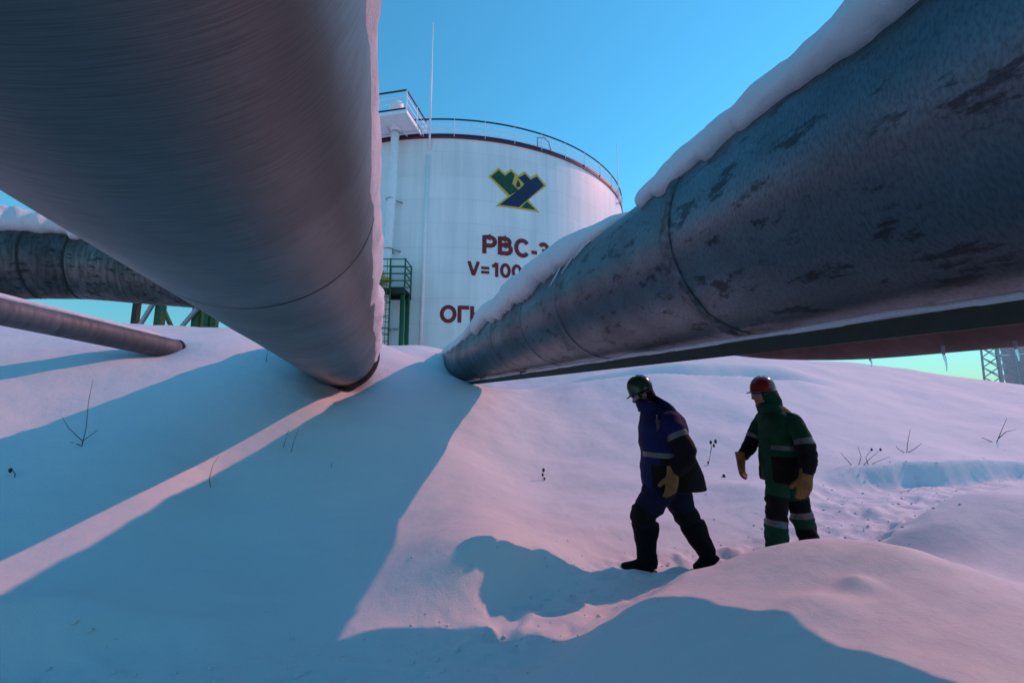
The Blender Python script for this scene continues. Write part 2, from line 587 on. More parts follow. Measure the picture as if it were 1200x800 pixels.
PRINTS = []
_pr = random.Random(8)
for _i in range(len(PATH) - 1):
    _a, _b = PATH[_i], PATH[_i + 1]
    _L = float(np.hypot(*(_b - _a)[:2]))
    _t0 = math.atan2(_b[1] - _a[1], _b[0] - _a[0])
    for _k in range(int(_L / (.30 if _a[0] < 9 else .7)) + 1):
        _f = _pr.random()
        _o = _pr.uniform(-.24, .24) * (1.0 if _a[0] < 2.5 else 1.9)
        _an = _t0 + _pr.uniform(-.4, .4)
        _px = _a[0] + _f * (_b[0] - _a[0]) - math.sin(_t0) * _o
        _py = _a[1] + _f * (_b[1] - _a[1]) + math.cos(_t0) * _o
        if math.hypot(_px - 1.2, _py - 4.2) > .25:
            PRINTS.append((_px, _py, math.cos(_an), math.sin(_an), _pr.uniform(.02, .055) * (.35 if _px < .8 else 1.0)))


def height(x, y):
    x = np.asarray(x, float)
    y = np.asarray(y, float)
    shp = x.shape
    x = x.ravel()
    y = y.ravel()
    h = np.zeros(len(x))
    for s in range(0, len(x), 20000):
        xs = x[s:s + 20000]
        ys = y[s:s + 20000]
        d = np.hypot(xs[:, None] - CT[None, :, 0], ys[:, None] - CT[None, :, 1])
        h[s:s + 20000] = _phi(d) @ _W[:_n] + _W[_n] + _W[_n + 1] * xs + _W[_n + 2] * ys
    r = np.hypot(x, y)
    far = -1.5 + 0.5 * fbm(x / 60, y / 60, 3)
    h = h + (far - h) * smooth(22, 30, r)
    # drifts and ripples
    h = h + 0.10 * fbm(x * 0.55, y * 0.55, 3) * smooth(1, 4, r) * (1 - smooth(40, 60, r))
    ux = x * 0.93 + y * 0.36
    uy = -x * 0.36 + y * 0.93
    h = h + 0.020 * fbm(ux * 1.1, uy * 3.4, 3)
    h = h + 0.012 * fbm(ux * 2.5 + 9, uy * 7.5, 3) * (1 - smooth(9, 14, r))
    for (lx, ly, lr, lh) in ((1.98, 2.62, .10, .05), (1.62, 2.45, .22, .055), (1.35, 2.35, .16, .03), (2.5, 2.9, .3, .04), (.9, 2.75, .25, .03), (-2.2, 3.2, .35, .05), (3.1, 6.0, .5, .08), (1.6, 6.3, .6, .07)):
        h = h + lh * np.exp(-(((x - lx) / lr) ** 2 + ((y - ly) / (lr * .7)) ** 2))
    # hollow behind the near crest, with a drift lip
    lip = 11.1 + 0.11 * (x - 2) + 0.25 * vnoise(x * 0.5, 3.3)
    k = smooth(0.2, 1.6, x) * (1 - smooth(7.0, 9.3, x))
    h = h - 0.62 * k * smooth(lip, lip + 0.35, y) * (1 - smooth(lip + 1.3, lip + 2.1, y))
    h = h + 0.07 * k * np.exp(-((y - lip + 0.15) / 0.5) ** 2)
    # trodden path: a trench with broken edges and foot prints
    d, hp, side = path_near(x, y)
    d = d + 0.09 * fbm(x * 1.6, y * 1.6, 3) + 0.018 * fbm(x * 7, y * 7, 2)
    wid = 0.34 + 0.30 * smooth(3.2, 5.5, x) + 0.25 * smooth(7, 12, x)
    fall = np.where(side > 0, 0.34, 0.30 + 0.35 * smooth(.6, 1.4, x) - 0.48 * smooth(4.6, 5.8, x))
    inside = 1 - smooth(wid * (0.6 + 0.4 * smooth(3.5, 5, x)), wid + fall, d)
    clod = 0.055 * fbm(x * 3.2, y * 4.6, 3) + 0.03 * fbm(x * 9, y * 11, 2)
    clod = clod * (0.55 + 0.45 * smooth(.5, 1.5, x)) * (0.15 + 0.85 * (1 - smooth(0.28, 0.5, d) * (1 - smooth(3.0, 4.5, x))))
    h = np.where(inside > 0, h + (np.minimum(hp, h) + clod - h) * inside, h)
    h = h - 0.17 * np.exp(-(((x + 2.92) / .36) ** 2 + ((y - 7.45) / .30) ** 2))   # melt hollow under the left pipeline
    h = h - 0.09 * np.exp(-(((x + 4.95) / .30) ** 2 + ((y - 5.98) / .30) ** 2))
    h = h - 0.22 * np.exp(-(((x + 1.15) / .55) ** 2 + ((y - 12.9) / .6) ** 2))
    for (fx, fy, ca, sa, dp) in PRINTS:
        m_ = (np.abs(x - fx) < .4) & (np.abs(y - fy) < .4)
        if m_.any():
            lx_ = (x[m_] - fx) * ca + (y[m_] - fy) * sa
            ly_ = -(x[m_] - fx) * sa + (y[m_] - fy) * ca
            rr_ = np.sqrt((lx_ / .17) ** 2 + (ly_ / .075) ** 2)
            h[m_] += -dp * (1 - smooth(.55, 1.05, rr_)) + dp * .35 * np.exp(-((rr_ - 1.35) / .25) ** 2)
    # crisp ledge where the bank behind the path has slumped
    return h.reshape(shp)


def ground(x, y):
    return float(height(np.array([x]), np.array([y]))[0]) + EYE


angs = np.concatenate([np.arange(-75, 62, 0.22), np.arange(62, 285, 2.0)])
rads = [0.25]
while rads[-1] < 24:
    rads.append(rads[-1] * 1.0085 if rads[-1] > 1.2 else rads[-1] * 1.03)
while rads[-1] < 5000:
    rads.append(rads[-1] * 1.07)
rads = np.array(rads)
A, RR = np.meshgrid(np.radians(angs), rads)
X = RR * np.sin(A)
Y = RR * np.cos(A)
Z = height(X, Y) + EYE
na, nr = len(angs), len(rads)
verts = np.stack([X, Y, Z], -1).reshape(-1, 3)
verts = np.concatenate([verts, [[0, 0, height(np.array([0.]), np.array([0.]))[0] + EYE]]])
I, J = np.meshgrid(np.arange(nr - 1), np.arange(na), indexing='ij')
J2 = (J + 1) % na
quads = np.stack([I * na + J, I * na + J2, (I + 1) * na + J2, (I + 1) * na + J], -1).reshape(-1, 4)
tris = np.stack([np.full(na, nr * na), (np.arange(na) + 1) % na, np.arange(na)], -1)
me = bpy.data.meshes.new('snow_ground')
me.vertices.add(len(verts))
me.vertices.foreach_set('co', verts.astype(np.float32).ravel())
nl = quads.size + tris.size
me.loops.add(nl)
me.loops.foreach_set('vertex_index', np.concatenate([quads.ravel(), tris.ravel()]).astype(np.int32))
np_ = len(quads) + len(tris)
me.polygons.add(np_)
me.polygons.foreach_set('loop_start', np.concatenate([np.arange(len(quads)) * 4, quads.size + np.arange(len(tris)) * 3]).astype(np.int32))
me.update(calc_edges=True)
me.validate()
bm = bmesh.new()
bm.from_mesh(me)
bmesh.ops.recalc_face_normals(bm, faces=bm.faces)
up = sum(1 for f in list(bm.faces)[:200] if f.normal.z > 0)
if up < 100:
    bmesh.ops.reverse_faces(bm, faces=bm.faces)
bm.to_mesh(me)
bm.free()
g = link_mesh('snow_ground', me, M['snow'])
g['kind'] = 'structure'

# ------------------------------------------------------------------ pipelines
EYEV = Vector((0, 0, EYE))


class Axis:
    """Straight pipeline axis: point c (from the eye), direction d; angle 0 points right, 90 up."""

    def __init__(s, c, d, r):
        s.c = Vector(c) + EYEV
        s.d = Vector(d).normalized()
        s.n = s.d.cross(Vector((0, 0, 1))).normalized()
        s.u = s.n.cross(s.d).normalized()
        s.r = r

    def p(s, a, th=0.0, rad=0.0):
        return s.c + s.d * a + s.n * (rad * math.cos(th)) + s.u * (rad * math.sin(th))


def path_tube(pts, r, nseg, per_m=8, uvshift=0.0, n_ref=Vector((0, 0, 1)), dents=0.0):
    """Pipe skin along a polyline of points, with UVs in metres."""
    mb = MB()
    vs = []
    L = [0]
    for i in range(1, len(pts)):
        L.append(L[-1] + (pts[i] - pts[i - 1]).length)
    for i, p in enumerate(pts):
        t = (pts[min(i + 1, len(pts) - 1)] - pts[max(i - 1, 0)]).normalized()
        n = t.cross(n_ref).normalized()
        u = n.cross(t).normalized()
        for k in range(nseg):
            a = 2 * math.pi * k / nseg + math.pi / 2
            rr = r
            if dents:
                rr += dents * float(fbm(k / nseg * 9, L[i] * 1.3 + 40, 3))
            vs.append(p + n * (rr * math.cos(a)) + u * (rr * math.sin(a)))
    fs = []
    uvs = []
    for i in range(len(pts) - 1):
        for k in range(nseg):
            k2 = (k + 1) % nseg
            fs.append((i * nseg + k, i * nseg + k2, (i + 1) * nseg + k2, (i + 1) * nseg + k))
            u0 = k / nseg * 2 * math.pi * r + uvshift
            u1 = (k + 1) / nseg * 2 * math.pi * r + uvshift
            uvs.append([(u0, L[i]), (u1, L[i]), (u1, L[i + 1]), (u0, L[i + 1])])
    mb.add(vs, fs, 0, uvs)
    return mb


def ring_band(ax, a, rad, wdt, hgt, frosty=0.0):
    """Raised joint between two cladding sheets."""
    mb = MB()
    n = 96
    vs = []
    prof = [(-wdt / 2, -0.006), (-wdt / 2, hgt * 0.6), (-wdt / 5, hgt), (wdt / 5, hgt), (wdt / 2, hgt * 0.6), (wdt / 2, -0.006)]
    for k in range(n):
        th = 2 * math.pi * k / n
        for (da, dr) in prof:
            jit = frosty * float(vnoise(k * 0.9, a * 31 + da * 40)) if dr > 0 else 0
            vs.append(ax.p(a + da + jit * 0.5, th, rad + dr + abs(jit)))
    m = len(prof)
    fs = []
    for k in range(n):
        k2 = (k + 1) % n
        for j in range(m - 1):
            fs.append((k * m + j, k2 * m + j, k2 * m + j + 1, k * m + j + 1))
    return mb.add(vs, fs)


def snow_cap(ax, a0, a1, th1, th2, T, seed=0, edge=0.12, q1=0.35, q2=0.35, step=0.035, ns=34, endtaper=0.3, lump=0.35, p=4.0):
    """Snow lying along a pipe: closed solid between angles th1 (right) and th2 (left); T(a) thickness."""
    n = max(3, int((a1 - a0) / step))
    vs = []
    for i in range(n + 1):
        a = a0 + (a1 - a0) * i / n
        e = min(1.0, (a - a0) / endtaper, (a1 - a) / endtaper)
        e = max(0.0, e)
        e = math.sqrt(max(0.0, 1 - (1 - e) ** 2))
        t1 = (th1(a) if callable(th1) else th1) + edge * float(fbm(a * 2.3 + seed, 1.7 + seed, 4))
        t2 = (th2(a) if callable(th2) else th2) + edge * float(fbm(a * 2.1 + seed + 9, 7.7 + seed, 5)) + edge * 0.55 * float(fbm(a * 7.5 + seed, 2.2, 3)) + 0.22 * max(0.0, float(fbm(a * 4.5 + seed, 5.2, 2)) - .16)
        mid = (t1 + t2) / 2
        t1 = mid + (t1 - mid) * (0.25 + 0.75 * e)
        t2 = mid + (t2 - mid) * (0.25 + 0.75 * e)
        TT = T(a) if callable(T) else T
        row = []
        for k in range(ns + 1):
            s = -1 + 2 * k / ns
            s = math.copysign(1 - (1 - abs(s)) ** 1.6, s)
            th = mid + (t2 - t1) / 2 * s
            qq = q2 if s > 0 else q1
            prof = max(0.0, 1 - abs(s) ** p) ** qq
            lum = 1 + lump * float(fbm(a * 1.6 + seed * 3, th * 2.2 + seed, 3)) + 0.6 * lump * float(fbm(a * 6 + seed, th * 5, 4))
            rr = ax.r - 0.012 + (TT * lum * e + 0.012) * prof
            row.append(ax.p(a, th, rr))
        for k in range(ns - 1, 0, -6):
            s = -1 + 2 * k / ns
            row.append(ax.p(a, mid + (t2 - t1) / 2 * s, ax.r - 0.03))
        vs.append(row)
    m = len(vs[0])
    fl = [v for r in vs for v in r]
    fs = []
    for i in range(n):
        for k in range(m):
            k2 = (k + 1) % m
            fs.append((i * m + k, i * m + k2, (i + 1) * m + k2, (i + 1) * m + k))
    fs.append(tuple(range(m)))
    fs.append(tuple(n * m + k for k in range(m))[::-1])
    return MB().add(fl, fs)


PR = 0.58
SCL = PR / 0.62
AL = Axis(Vector((-0.66007, -0.16765, 1.14347)) * SCL, (-0.29725, 0.95427, -0.03167), PR)
AR = Axis(Vector((2.11571, 0.57893, 0.99481)) * SCL, (-0.27133, 0.96233, 0.01703), PR)

# left pipeline, overhead
pl = thing('pipeline', 'grey metal clad pipeline passing close overhead on the left and dipping into the snow bank', 'pipeline', AL.p(0, 0, 0), 'insulated pipelines')
pts = [AL.p(-6 + i * 0.2) for i in range(73)]
path_tube(pts, PR, 128, dents=0.006).build('cladding', M['pipe_l'], pl)
for a in (-3.2, -0.4, 2.2, 7.05):
    sharp(ring_band(AL, a, PR, 0.03, 0.003).build('joint_band', M['pipe_l'], pl))
MBx = MB()
MBx.tube([AL.p(7.62), AL.p(7.70), AL.p(7.95), AL.p(8.3)], [PR + 0.004, PR + 0.05, PR + 0.06, PR + 0.01], 48, caps=False)
MBx.build('gap_shade_collar', M['joint_shade'], pl)  # black ring: shade of the gap between pipe and snow put into colour

# right pipeline
pr = thing('pipeline', 'scuffed blue grey metal clad pipeline sloping overhead on the right above the two men', 'pipeline', AR.p(0, 0, 0), 'insulated pipelines')
pts = [AR.p(-6 + i * 0.2) for i in range(106)]
path_tube(pts, PR, 128, dents=0.010).build('cladding', M['pipe_r'], pr)
for a, fr in ((-2.5, 0), (-.2, 0), (2.02, 0.03), (3.75, 0), (4.9, 0), (6.5, 0), (7.4, 0), (9.4, 0), (11.6, 0)):
    o = ring_band(AR, a, PR, 0.07 if fr else 0.045, 0.012 if fr else 0.007, fr).build('joint_band', M['band'] if fr else M['pipe_r'], pr)


def thk_near(a):
    return 0.125 + 0.03 * math.sin(a * 2.1)


t = snow_cap(AR, -5.5, 2.52, R_(48), lambda a: R_(148) + 0.05 * math.sin(a * 3.1), thk_near, seed=2, edge=0.22, q1=.4, q2=.28, endtaper=0.16).build('snow_drift', M['snow_soft'], loc=AR.p(1, R_(90), PR))
tag(t, 'thick snow roll along the top of the near right pipeline', 'snow', 'snow lying on the pipelines')
t = snow_cap(AR, 3.0, 14.6, R_(45), lambda a: R_(150) + R_(12) * float(smooth(4.2, 5.2, a)) - R_(10) * float(smooth(6.4, 7.0, a)), lambda a: 0.13 + 0.11 * float(smooth(3.2, 4.5, a)) - 0.13 * float(smooth(7.5, 10, a)), seed=5, edge=0.30, lump=.2, q1=.4, q2=.3, endtaper=0.7).build('snow_drift', M['snow_soft'], loc=AR.p(6, R_(90), PR))
tag(t, 'long snow drift on the far end of the right pipeline running down to the bank', 'snow', 'snow lying on the pipelines')
mbs = MB()
for a, th0, th1_, wd in ((3.12, 118, 150, .018), (3.3, 125, 160, .014), (3.0, 112, 140, .012), (3.55, 130, 166, .016)):
    pp = []
    for i in range(9):
        f = i / 8
        pp.append(AR.p(a + 0.35 * f + 0.03 * math.sin(f * 9 + a), R_(th0 + (th1_ - th0) * f), PR + 0.002))
    mbs.tube(pp, [wd * (1 - 0.75 * abs(i / 8 - .3)) for i in range(9)], 8)
t = mbs.build('snow_streaks', M['snow_soft'], loc=AR.p(3.3, R_(120), PR))
tag(t, 'thin snow streaks clinging where the right pipeline is bare between two drifts', 'snow')

t = snow_cap(AL, -5.5, 8.6, lambda a: R_(-13) + R_(9) * math.sin(a * 1.3) * .3, R_(150), lambda a: 0.06 + .05 * float(smooth(2, 6, a)), seed=8, edge=0.20, q1=.8, q2=.5, lump=.8, p=2.6).build('snow_drift', M['frost'], loc=AL.p(3, R_(90), PR))
tag(t, 'lumpy frosted snow clinging down the right side of the overhead left pipeline', 'snow', 'snow lying on the pipelines')

# beam with its snow under the right pipeline
lat = AR.c + AR.u * (-PR - 0.055) + AR.n * (-0.13)
beam = thing('support_beam', 'dark green steel angle beam running under the right pipeline', 'beam', lat)
mb = MB()
mb.box(lat + AR.d * 4.9, (0.032, 9.7, 0.006), (AR.n, AR.d, AR.u))
mb.box(lat + AR.d * 4.9 - AR.n * 0.034 - AR.u * 0.032, (0.006, 9.7, 0.038), (AR.n, AR.d, AR.u))
mb.build('channel', M['beam'], beam, smoothed=False)
mb = MB()
for a in (6.2, 9.2, 12.2):
    mb = MB()
    mb.box(lat + AR.d * a + AR.u * 0.03, (0.04, 0.04, 0.022), (AR.n, AR.d, AR.u))
    mb.build('saddle', M['beam'], beam, smoothed=False)
# snow along the beam flange
vs = []
fs = []
n = 260
for i in range(n + 1):
    a = -4.6 + 19.1 * i / n
    tt = 0.030 + 0.022 * float(fbm(a * 2.3, 2.2, 4))
    tt = max(0.008, tt)
    b0 = lat + AR.d * a + AR.u * 0.007
    e = 0.012 * float(fbm(a * 5, 8.1, 3))
    for (x, z) in ((-0.039 + e, -0.004), (-0.041 + e, tt * 0.6), (-0.026, tt), (-0.01, tt * 0.8), (0.008, 0.004), (0.008, -0.004)):
        vs.append(b0 + AR.n * x + AR.u * z)
for i in range(n):
    for k in range(6):
        k2 = (k + 1) % 6
        fs.append((i * 6 + k, i * 6 + k2, (i + 1) * 6 + k2, (i + 1) * 6 + k))
t = MB().add(vs, fs).build('snow_strip', M['snow_soft'], loc=lat)
tag(t, 'thin line of snow lying along the green beam under the right pipeline', 'snow', 'snow lying on the pipelines')

# third pipe beyond, brown, joining the right pipeline through an elbow
T_R = 0.52
lat3 = 3.75
dflat = Vector((AR.d.x, AR.d.y, 0)).normalized()
nflat = Vector((dflat.y, -dflat.x, 0))


def w3(l, a, z):
    return nflat * l + dflat * a + Vector((0, 0, z + EYE))


pts = [w3(lat3, -8 + i * 0.3, 0.855) for i in range(35)]
a_last = -8 + 34 * 0.3
for i in range(1, 19):
    f = i / 18 * math.pi / 2
    pts.append(w3(lat3 - 0.85 * (1 - math.cos(f)), a_last + 0.95 * math.sin(f), 0.855 + 0.10 * (i / 18) ** 2))
for i in range(1, 6):
    pts.append(w3(lat3 - 0.85 - 0.12 * i, a_last + 0.95, 0.955))
p3 = thing('branch_pipe', 'dark brown pipe with icicles passing behind the beam and joining the right pipeline', 'pipe', pts[20])
path_tube(pts, T_R, 64, dents=0.006).build('pipe_shell', M['pipe_t'], p3)
A3 = Axis(w3(lat3, 0, 0.855) - EYEV, dflat, T_R)
t = snow_cap(A3, -7.5, 2.4, R_(45), R_(140), 0.10, seed=15, step=0.08).build('snow_drift', M['snow_soft'], loc=A3.p(0, R_(90), T_R))
tag(t, 'snow on top of the dark brown pipe hidden behind the right pipeline', 'snow', 'snow lying on the pipelines')

# icicles
ICE = [(.2, 262, .16, 'longest clear icicle hanging from the brown pipe by the right edge group'), ]
ic_specs = [(1.95, 248, .19, 'long icicle nearest the men under the dark brown pipe'),
            (1.62, 252, .15, 'thin icicle hanging between the two long ones under the brown pipe'),
            (1.45, 247, .19, 'long thick icicle with a bright tip under the brown pipe'),
            (1.05, 250, .11, 'short icicle right of the long pair under the brown pipe'),
            (.72, 247, .13, 'slim icicle near the right frame edge under the brown pipe'),
            (2.45, 255, .10, 'small icicle leftmost on the brown pipe near its elbow')]
for a, th, ln, lb in ic_specs:
    p0 = A3.p(a, R_(th), T_R - 0.004)
    mb = MB()
    q = []
    rd = []
    for i in range(10):
        f = i / 9
        q.append(p0 + Vector((0.004 * math.sin(f * 7 + a), 0.003 * math.cos(f * 5), 0.012 - ln * f)))
        rd.append(0.0105 * (1 - f) ** 0.75 * (1 + .18 * math.sin(f * 26 + a * 3)) + 0.0012)
    mb.tube(q, rd, 10)
    t = mb.build('icicle', M['ice'], loc=p0)
    tag(t, lb, 'icicle', 'icicles under the brown pipe')

# middle pipe beyond the left pipeline (mitred bend) and the small pipe below it
MR = 0.80


def E(u, v, y):
    """World point for a bearing read off the survey: lateral u/500, height."""
    return Vector(((u - 600) / 500 * y, y, (470 - v) / 500 * y + EYE))


key = [E(-420, 312, 8.0), E(-160, 306, 8.7), E(25, 305, 9.5), E(78, 307, 9.85), E(150, 314, 10.2), E(235, 322, 10.5), E(300, 332, 11.0), E(330, 352, 11.6), E(345, 390, 12.2)]
pts = []
for i in range(len(key) - 1):
    for k in range(8):
        pts.append(key[i].lerp(key[i + 1], k / 8))
pts.append(key[-1])
pm = thing('pipeline', 'weathered dark pipe with thick snow crossing level behind the left pipeline', 'pipeline', key[2], 'insulated pipelines')
path_tube(pts, MR, 72, dents=0.010).build('cladding', M['pipe_m'], pm)


class PolyAxis:
    def __init__(s, pts, r):
        s.pts = pts
        s.r = r
        s.L = [0]
        for i in range(1, len(pts)):
            s.L.append(s.L[-1] + (pts[i] - pts[i - 1]).length)
        s.len = s.L[-1]

    def p(s, a, th=0.0, rad=0.0):
        a = min(max(a, 0), s.len - 1e-5)
        i = max(0, min(len(s.pts) - 2, int(np.searchsorted(s.L, a)) - 1))
        f = (a - s.L[i]) / (s.L[i + 1] - s.L[i])
        j0, j1 = max(0, i - 1), min(len(s.pts) - 1, i + 2)
        t = (s.pts[j1] - s.pts[j0]).normalized()
        n = t.cross(Vector((0, 0, 1))).normalized()
        u = n.cross(t).normalized()
        return s.pts[i].lerp(s.pts[i + 1], f) + n * (rad * math.cos(th)) + u * (rad * math.sin(th))


AM = PolyAxis(pts, MR)
for kk in (key[2], key[3], key[5]):
    a = AM.L[min(range(len(pts)), key=lambda i: (pts[i] - kk).length)]
    mb = MB()
    mb.tube([AM.p(a - .02), AM.p(a + .02)], MR + 0.008, 72, caps=False)
    mb.build('joint_band', M['joint_shade'], pm)
t = snow_cap(AM, 0.1, AM.len - .9, R_(40), R_(158), lambda a: 0.42, seed=21, edge=0.30, q1=.3, q2=.4, lump=.5).build('snow_drift', M['snow_soft'], loc=key[2])
tag(t, 'thick crusty snow heaped on the weathered pipe at the left frame edge', 'snow', 'snow lying on the pipelines')

SRAD = 0.145
sk = [E(0, 366, 4.45) + (E(0, 366, 4.45) - E(180, 405, 5.95)) * 3, E(0, 366, 4.45), E(180, 405, 5.95), E(0, 366, 4.45) + (E(180, 405, 5.95) - E(0, 366, 4.45)) * 1.20]
pts = []
for i in range(len(sk) - 1):
    for k in range(6):
        pts.append(sk[i].lerp(sk[i + 1], k / 6))
pts.append(sk[-1])
psm = thing('pipeline', 'thin grey pipe at far left slanting down into the snow crest', 'pipeline', sk[1], 'insulated pipelines')
path_tube(pts, SRAD, 40, dents=0.006).build('cladding', M['pipe_s'], psm)
AS = PolyAxis(pts, SRAD)
mb = MB()
mb.tube([AS.p(AS.len - .05), AS.p(AS.len - .02), AS.p(AS.len)], [SRAD + .004, SRAD + .01, SRAD], 32)
mb.build('shade_end_cap', M['joint_shade'], psm)  # closes the tube; its black paints the shadow where the pipe meets the crest
t = snow_cap(AS, 0.2, AS.len - .25, R_(60), R_(140), 0.035, seed=27, edge=0.25, step=0.05, ns=20).build('snow_drift', M['snow_soft'], loc=sk[2])
tag(t, 'thin snow line on the slanting thin pipe at far left', 'snow', 'snow lying on the pipelines')

# ------------------------------------------------------------------ oil tank
TC = Vector((-4.42, 38.06, 0))
TR = 14.25
TB = -2.3 + EYE
TT_ = 15.72 + EYE


def tp(th, z, rad=TR):
    return Vector((TC.x + rad * math.sin(th), TC.y - rad * math.cos(th), z + EYE))


tank = thing('storage_tank', 'huge white oil storage tank with dark red lettering and railed roof', 'tank', (TC.x, TC.y, TB))
n = 192
mb = MB()
vs = []
fs = []
uvs = []
zs = [TB] + [TB + 1.5 * i for i in range(1, 12)] + [TT_]
for z in zs:
    for k in range(n):
        vs.append(tp(2 * math.pi * k / n + math.pi, z - EYE))
for i in range(len(zs) - 1):
    for k in range(n):
        k2 = (k + 1) % n
        fs.append((i * n + k, i * n + k2, (i + 1) * n + k2, (i + 1) * n + k))
        u0, u1 = k * 2 * math.pi * TR / n, (k + 1) * 2 * math.pi * TR / n
        uvs.append([(u0, zs[i]), (u1, zs[i]), (u1, zs[i + 1]), (u0, zs[i + 1])])
mb.add(vs, fs, 0, uvs)
mb.build('shell', M['tank'], tank)
mb = MB()
vs = []
fs = []
prof = [(TR + .05, 15.74), (TR * .66, 16.5), (TR * .33, 16.95), (0.3, 17.1)]
for rr, z in prof:
    for k in range(96):
        vs.append(tp(2 * math.pi * k / 96, z, rr))
for i in range(3):
    for k in range(96):
        fs.append((i * 96 + k, i * 96 + (k + 1) % 96, (i + 1) * 96 + (k + 1) % 96, (i + 1) * 96 + k))
fs.append(tuple(3 * 96 + k for k in range(96)))
mb.add(vs, fs)
mb.build('roof', M['white_steel'], tank)
ATANK = lambda rad, z, t0=0, t1=2 * math.pi, m=192: [tp(t0 + (t1 - t0) * k / m, z, rad) for k in range(m)]
mb = MB()
vs = []
for k in range(n):
    th = 2 * math.pi * k / n
    for (rr, z) in ((TR + .004, 15.70), (TR + .07, 15.71), (TR + .07, 15.80), (TR + .004, 15.80)):
        vs.append(tp(th, z, rr))
fs = []
for k in range(n):
    for j in range(4):
        fs.append((k * 4 + j, ((k + 1) % n) * 4 + j, ((k + 1) % n) * 4 + (j + 1) % 4, k * 4 + (j + 1) % 4))
mb.add(vs, fs)
sharp(mb.build('rim_band', M['red_paint'], tank))
# roof railing
RRAD = TR + .02
rail = MB()
rail.tube(ATANK(RRAD, 16.95), 0.05, 6, closed=True)
rl = rail.build('railing', M['dark_steel'], tank)
for z in (16.62, 16.32, 16.08):
    m2 = MB()
    m2.tube(ATANK(RRAD, z), 0.03, 6, closed=True)
    m2.build('rail', M['white_steel'], rl)
m2 = MB()
vs = []
fs = []
for k in range(n):
    for (rr, z) in ((RRAD - .01, 15.82), (RRAD + .01, 15.82), (RRAD + .01, 16.0), (RRAD - .01, 16.0)):
        vs.append(tp(2 * math.pi * k / n, z, rr))
for k in range(n):
    for j in range(4):
        fs.append((k * 4 + j, ((k + 1) % n) * 4 + j, ((k + 1) % n) * 4 + (j + 1) % 4, k * 4 + (j + 1) % 4))
m2.add(vs, fs).build('toe_board', M['logo_blue'], rl)
for k in range(48):
    th = 2 * math.pi * (k + .5) / 48
    m2 = MB()
    m2.bar(tp(th, 15.8, RRAD + .03), tp(th, 16.95, RRAD + .03), 0.06, 0.03)
    m2.build('post', M['white_steel'], rl, smoothed=False)


def dome_post(th, z0, z1, r0):
    m2 = MB()
    m2.tube([tp(th, z0, TR + .16), tp(th, (z0 + z1) / 2, TR + .16), tp(th, z1, TR + .16)], [r0, r0 * .8, r0 * .35], 8)
    m2.bar(tp(th, z0 + .2, TR), tp(th, z0 + .2, TR + .18), .08)
    m2.bar(tp(th, z0 + 1.2, TR), tp(th, z0 + 1.2, TR + .18), .08)
    return m2


dome_post(R_(-2.05), 14.9, 23.4, .07).build('lightning_rod', M['white_steel'], tank)
dome_post(R_(61.8), 15.0, 20.2, .05).build('lightning_rod', M['white_steel'], tank)
dome_post(R_(168), 15.0, 21.0, .05).build('lightning_rod', M['white_steel'], tank)
# vent hook handle on the rail
m2 = MB()
m2.tube([tp(R_(25), 15.95, TR + .05), tp(R_(25), 16.6, TR + .05), tp(R_(27), 16.75, TR + .05), tp(R_(28.5), 16.5, TR + .05), tp(R_(29), 15.95, TR + .05)], .045, 6)
m2.build('roof_hatch_handle', M['grey_steel'], tank)

# foam riser with bracket arms, and lighter downpipe strip
RAX = TR + .75
rise = MB()
rise.tube([tp(R_(-10.9), 0.2, RAX - .15), tp(R_(-10.6), 7, RAX - .15), tp(R_(-9.9), 12, RAX - .1), tp(R_(-9.4), 17.6, RAX)], .235, 20)
rs = rise.build('riser_pipe', M['white_steel'], tank)
m2 = MB()
m2.tube([tp(R_(-9.4), 16.95, RAX), tp(R_(-9.4), 17.05, RAX), tp(R_(-9.4), 17.55, RAX), tp(R_(-9.4), 17.75, RAX)], [.24, .40, .40, .15], 20)
m2.build('riser_cap', M['white_steel'], rs)
m2 = MB()
m2.tube([tp(R_(-9.4), 15.75, RAX), tp(R_(-9.4), 15.8, RAX), tp(R_(-9.4), 15.9, RAX), tp(R_(-9.4), 16.25, RAX)], [.24, .26, .33, .36], 20, caps=False)
m2.build('riser_flange', M['white_steel'], rs)
for z in (4.0, 8.6, 11.6):
    m2 = MB()
    m2.bar(tp(R_(-10.3), z, TR), tp(R_(-10.2), z, RAX - .1), .09)
    m2.bar(tp(R_(-8.4), z + .05, TR), tp(R_(-10.2), z, RAX - .1), .07)
    m2.tube(ring := [tp(R_(-10.15), z, RAX - .12) + Vector((.26 * math.cos(q * math.pi / 10), .26 * math.sin(q * math.pi / 10), 0)) for q in range(20)], .03, 6, closed=True)
    m2.build('bracket', M['grey_steel'], rs)
m2 = MB()
m2.tube([tp(R_(-2.8), 3.0, TR + .06), tp(R_(-2.45), 14.6, TR + .06)], .11, 10)
m2.build('cable_conduit', M['white_steel'], tank)

# overhanging roof platform
pth0, pth1 = R_(-18.5), R_(-4.2)
mid = (pth0 + pth1) / 2
rad_dir = Vector((math.sin(mid), -math.cos(mid), 0))
tan_dir = Vector((math.cos(mid), math.sin(mid), 0))
pc = tp(mid, 16.05, TR + .25)
hw, hd = 1.75, 1.75
plat = MB()
plat.box(pc, (hw, hd, .05), (tan_dir, rad_dir, Vector((0, 0, 1))))
for s in (-1, 1):
    plat.box(pc + tan_dir * (s * hw) - Vector((0, 0, .06)), (.04, hd, .11), (tan_dir, rad_dir, Vector((0, 0, 1))))
    plat.box(pc + rad_dir * (s * hd) - Vector((0, 0, .06)), (hw, .04, .11), (tan_dir, rad_dir, Vector((0, 0, 1))))
for f in (-.5, 0, .5):
    plat.box(pc + tan_dir * (f * hw) - Vector((0, 0, .11)), (.03, hd * .97, .06), (tan_dir, rad_dir, Vector((0, 0, 1))))
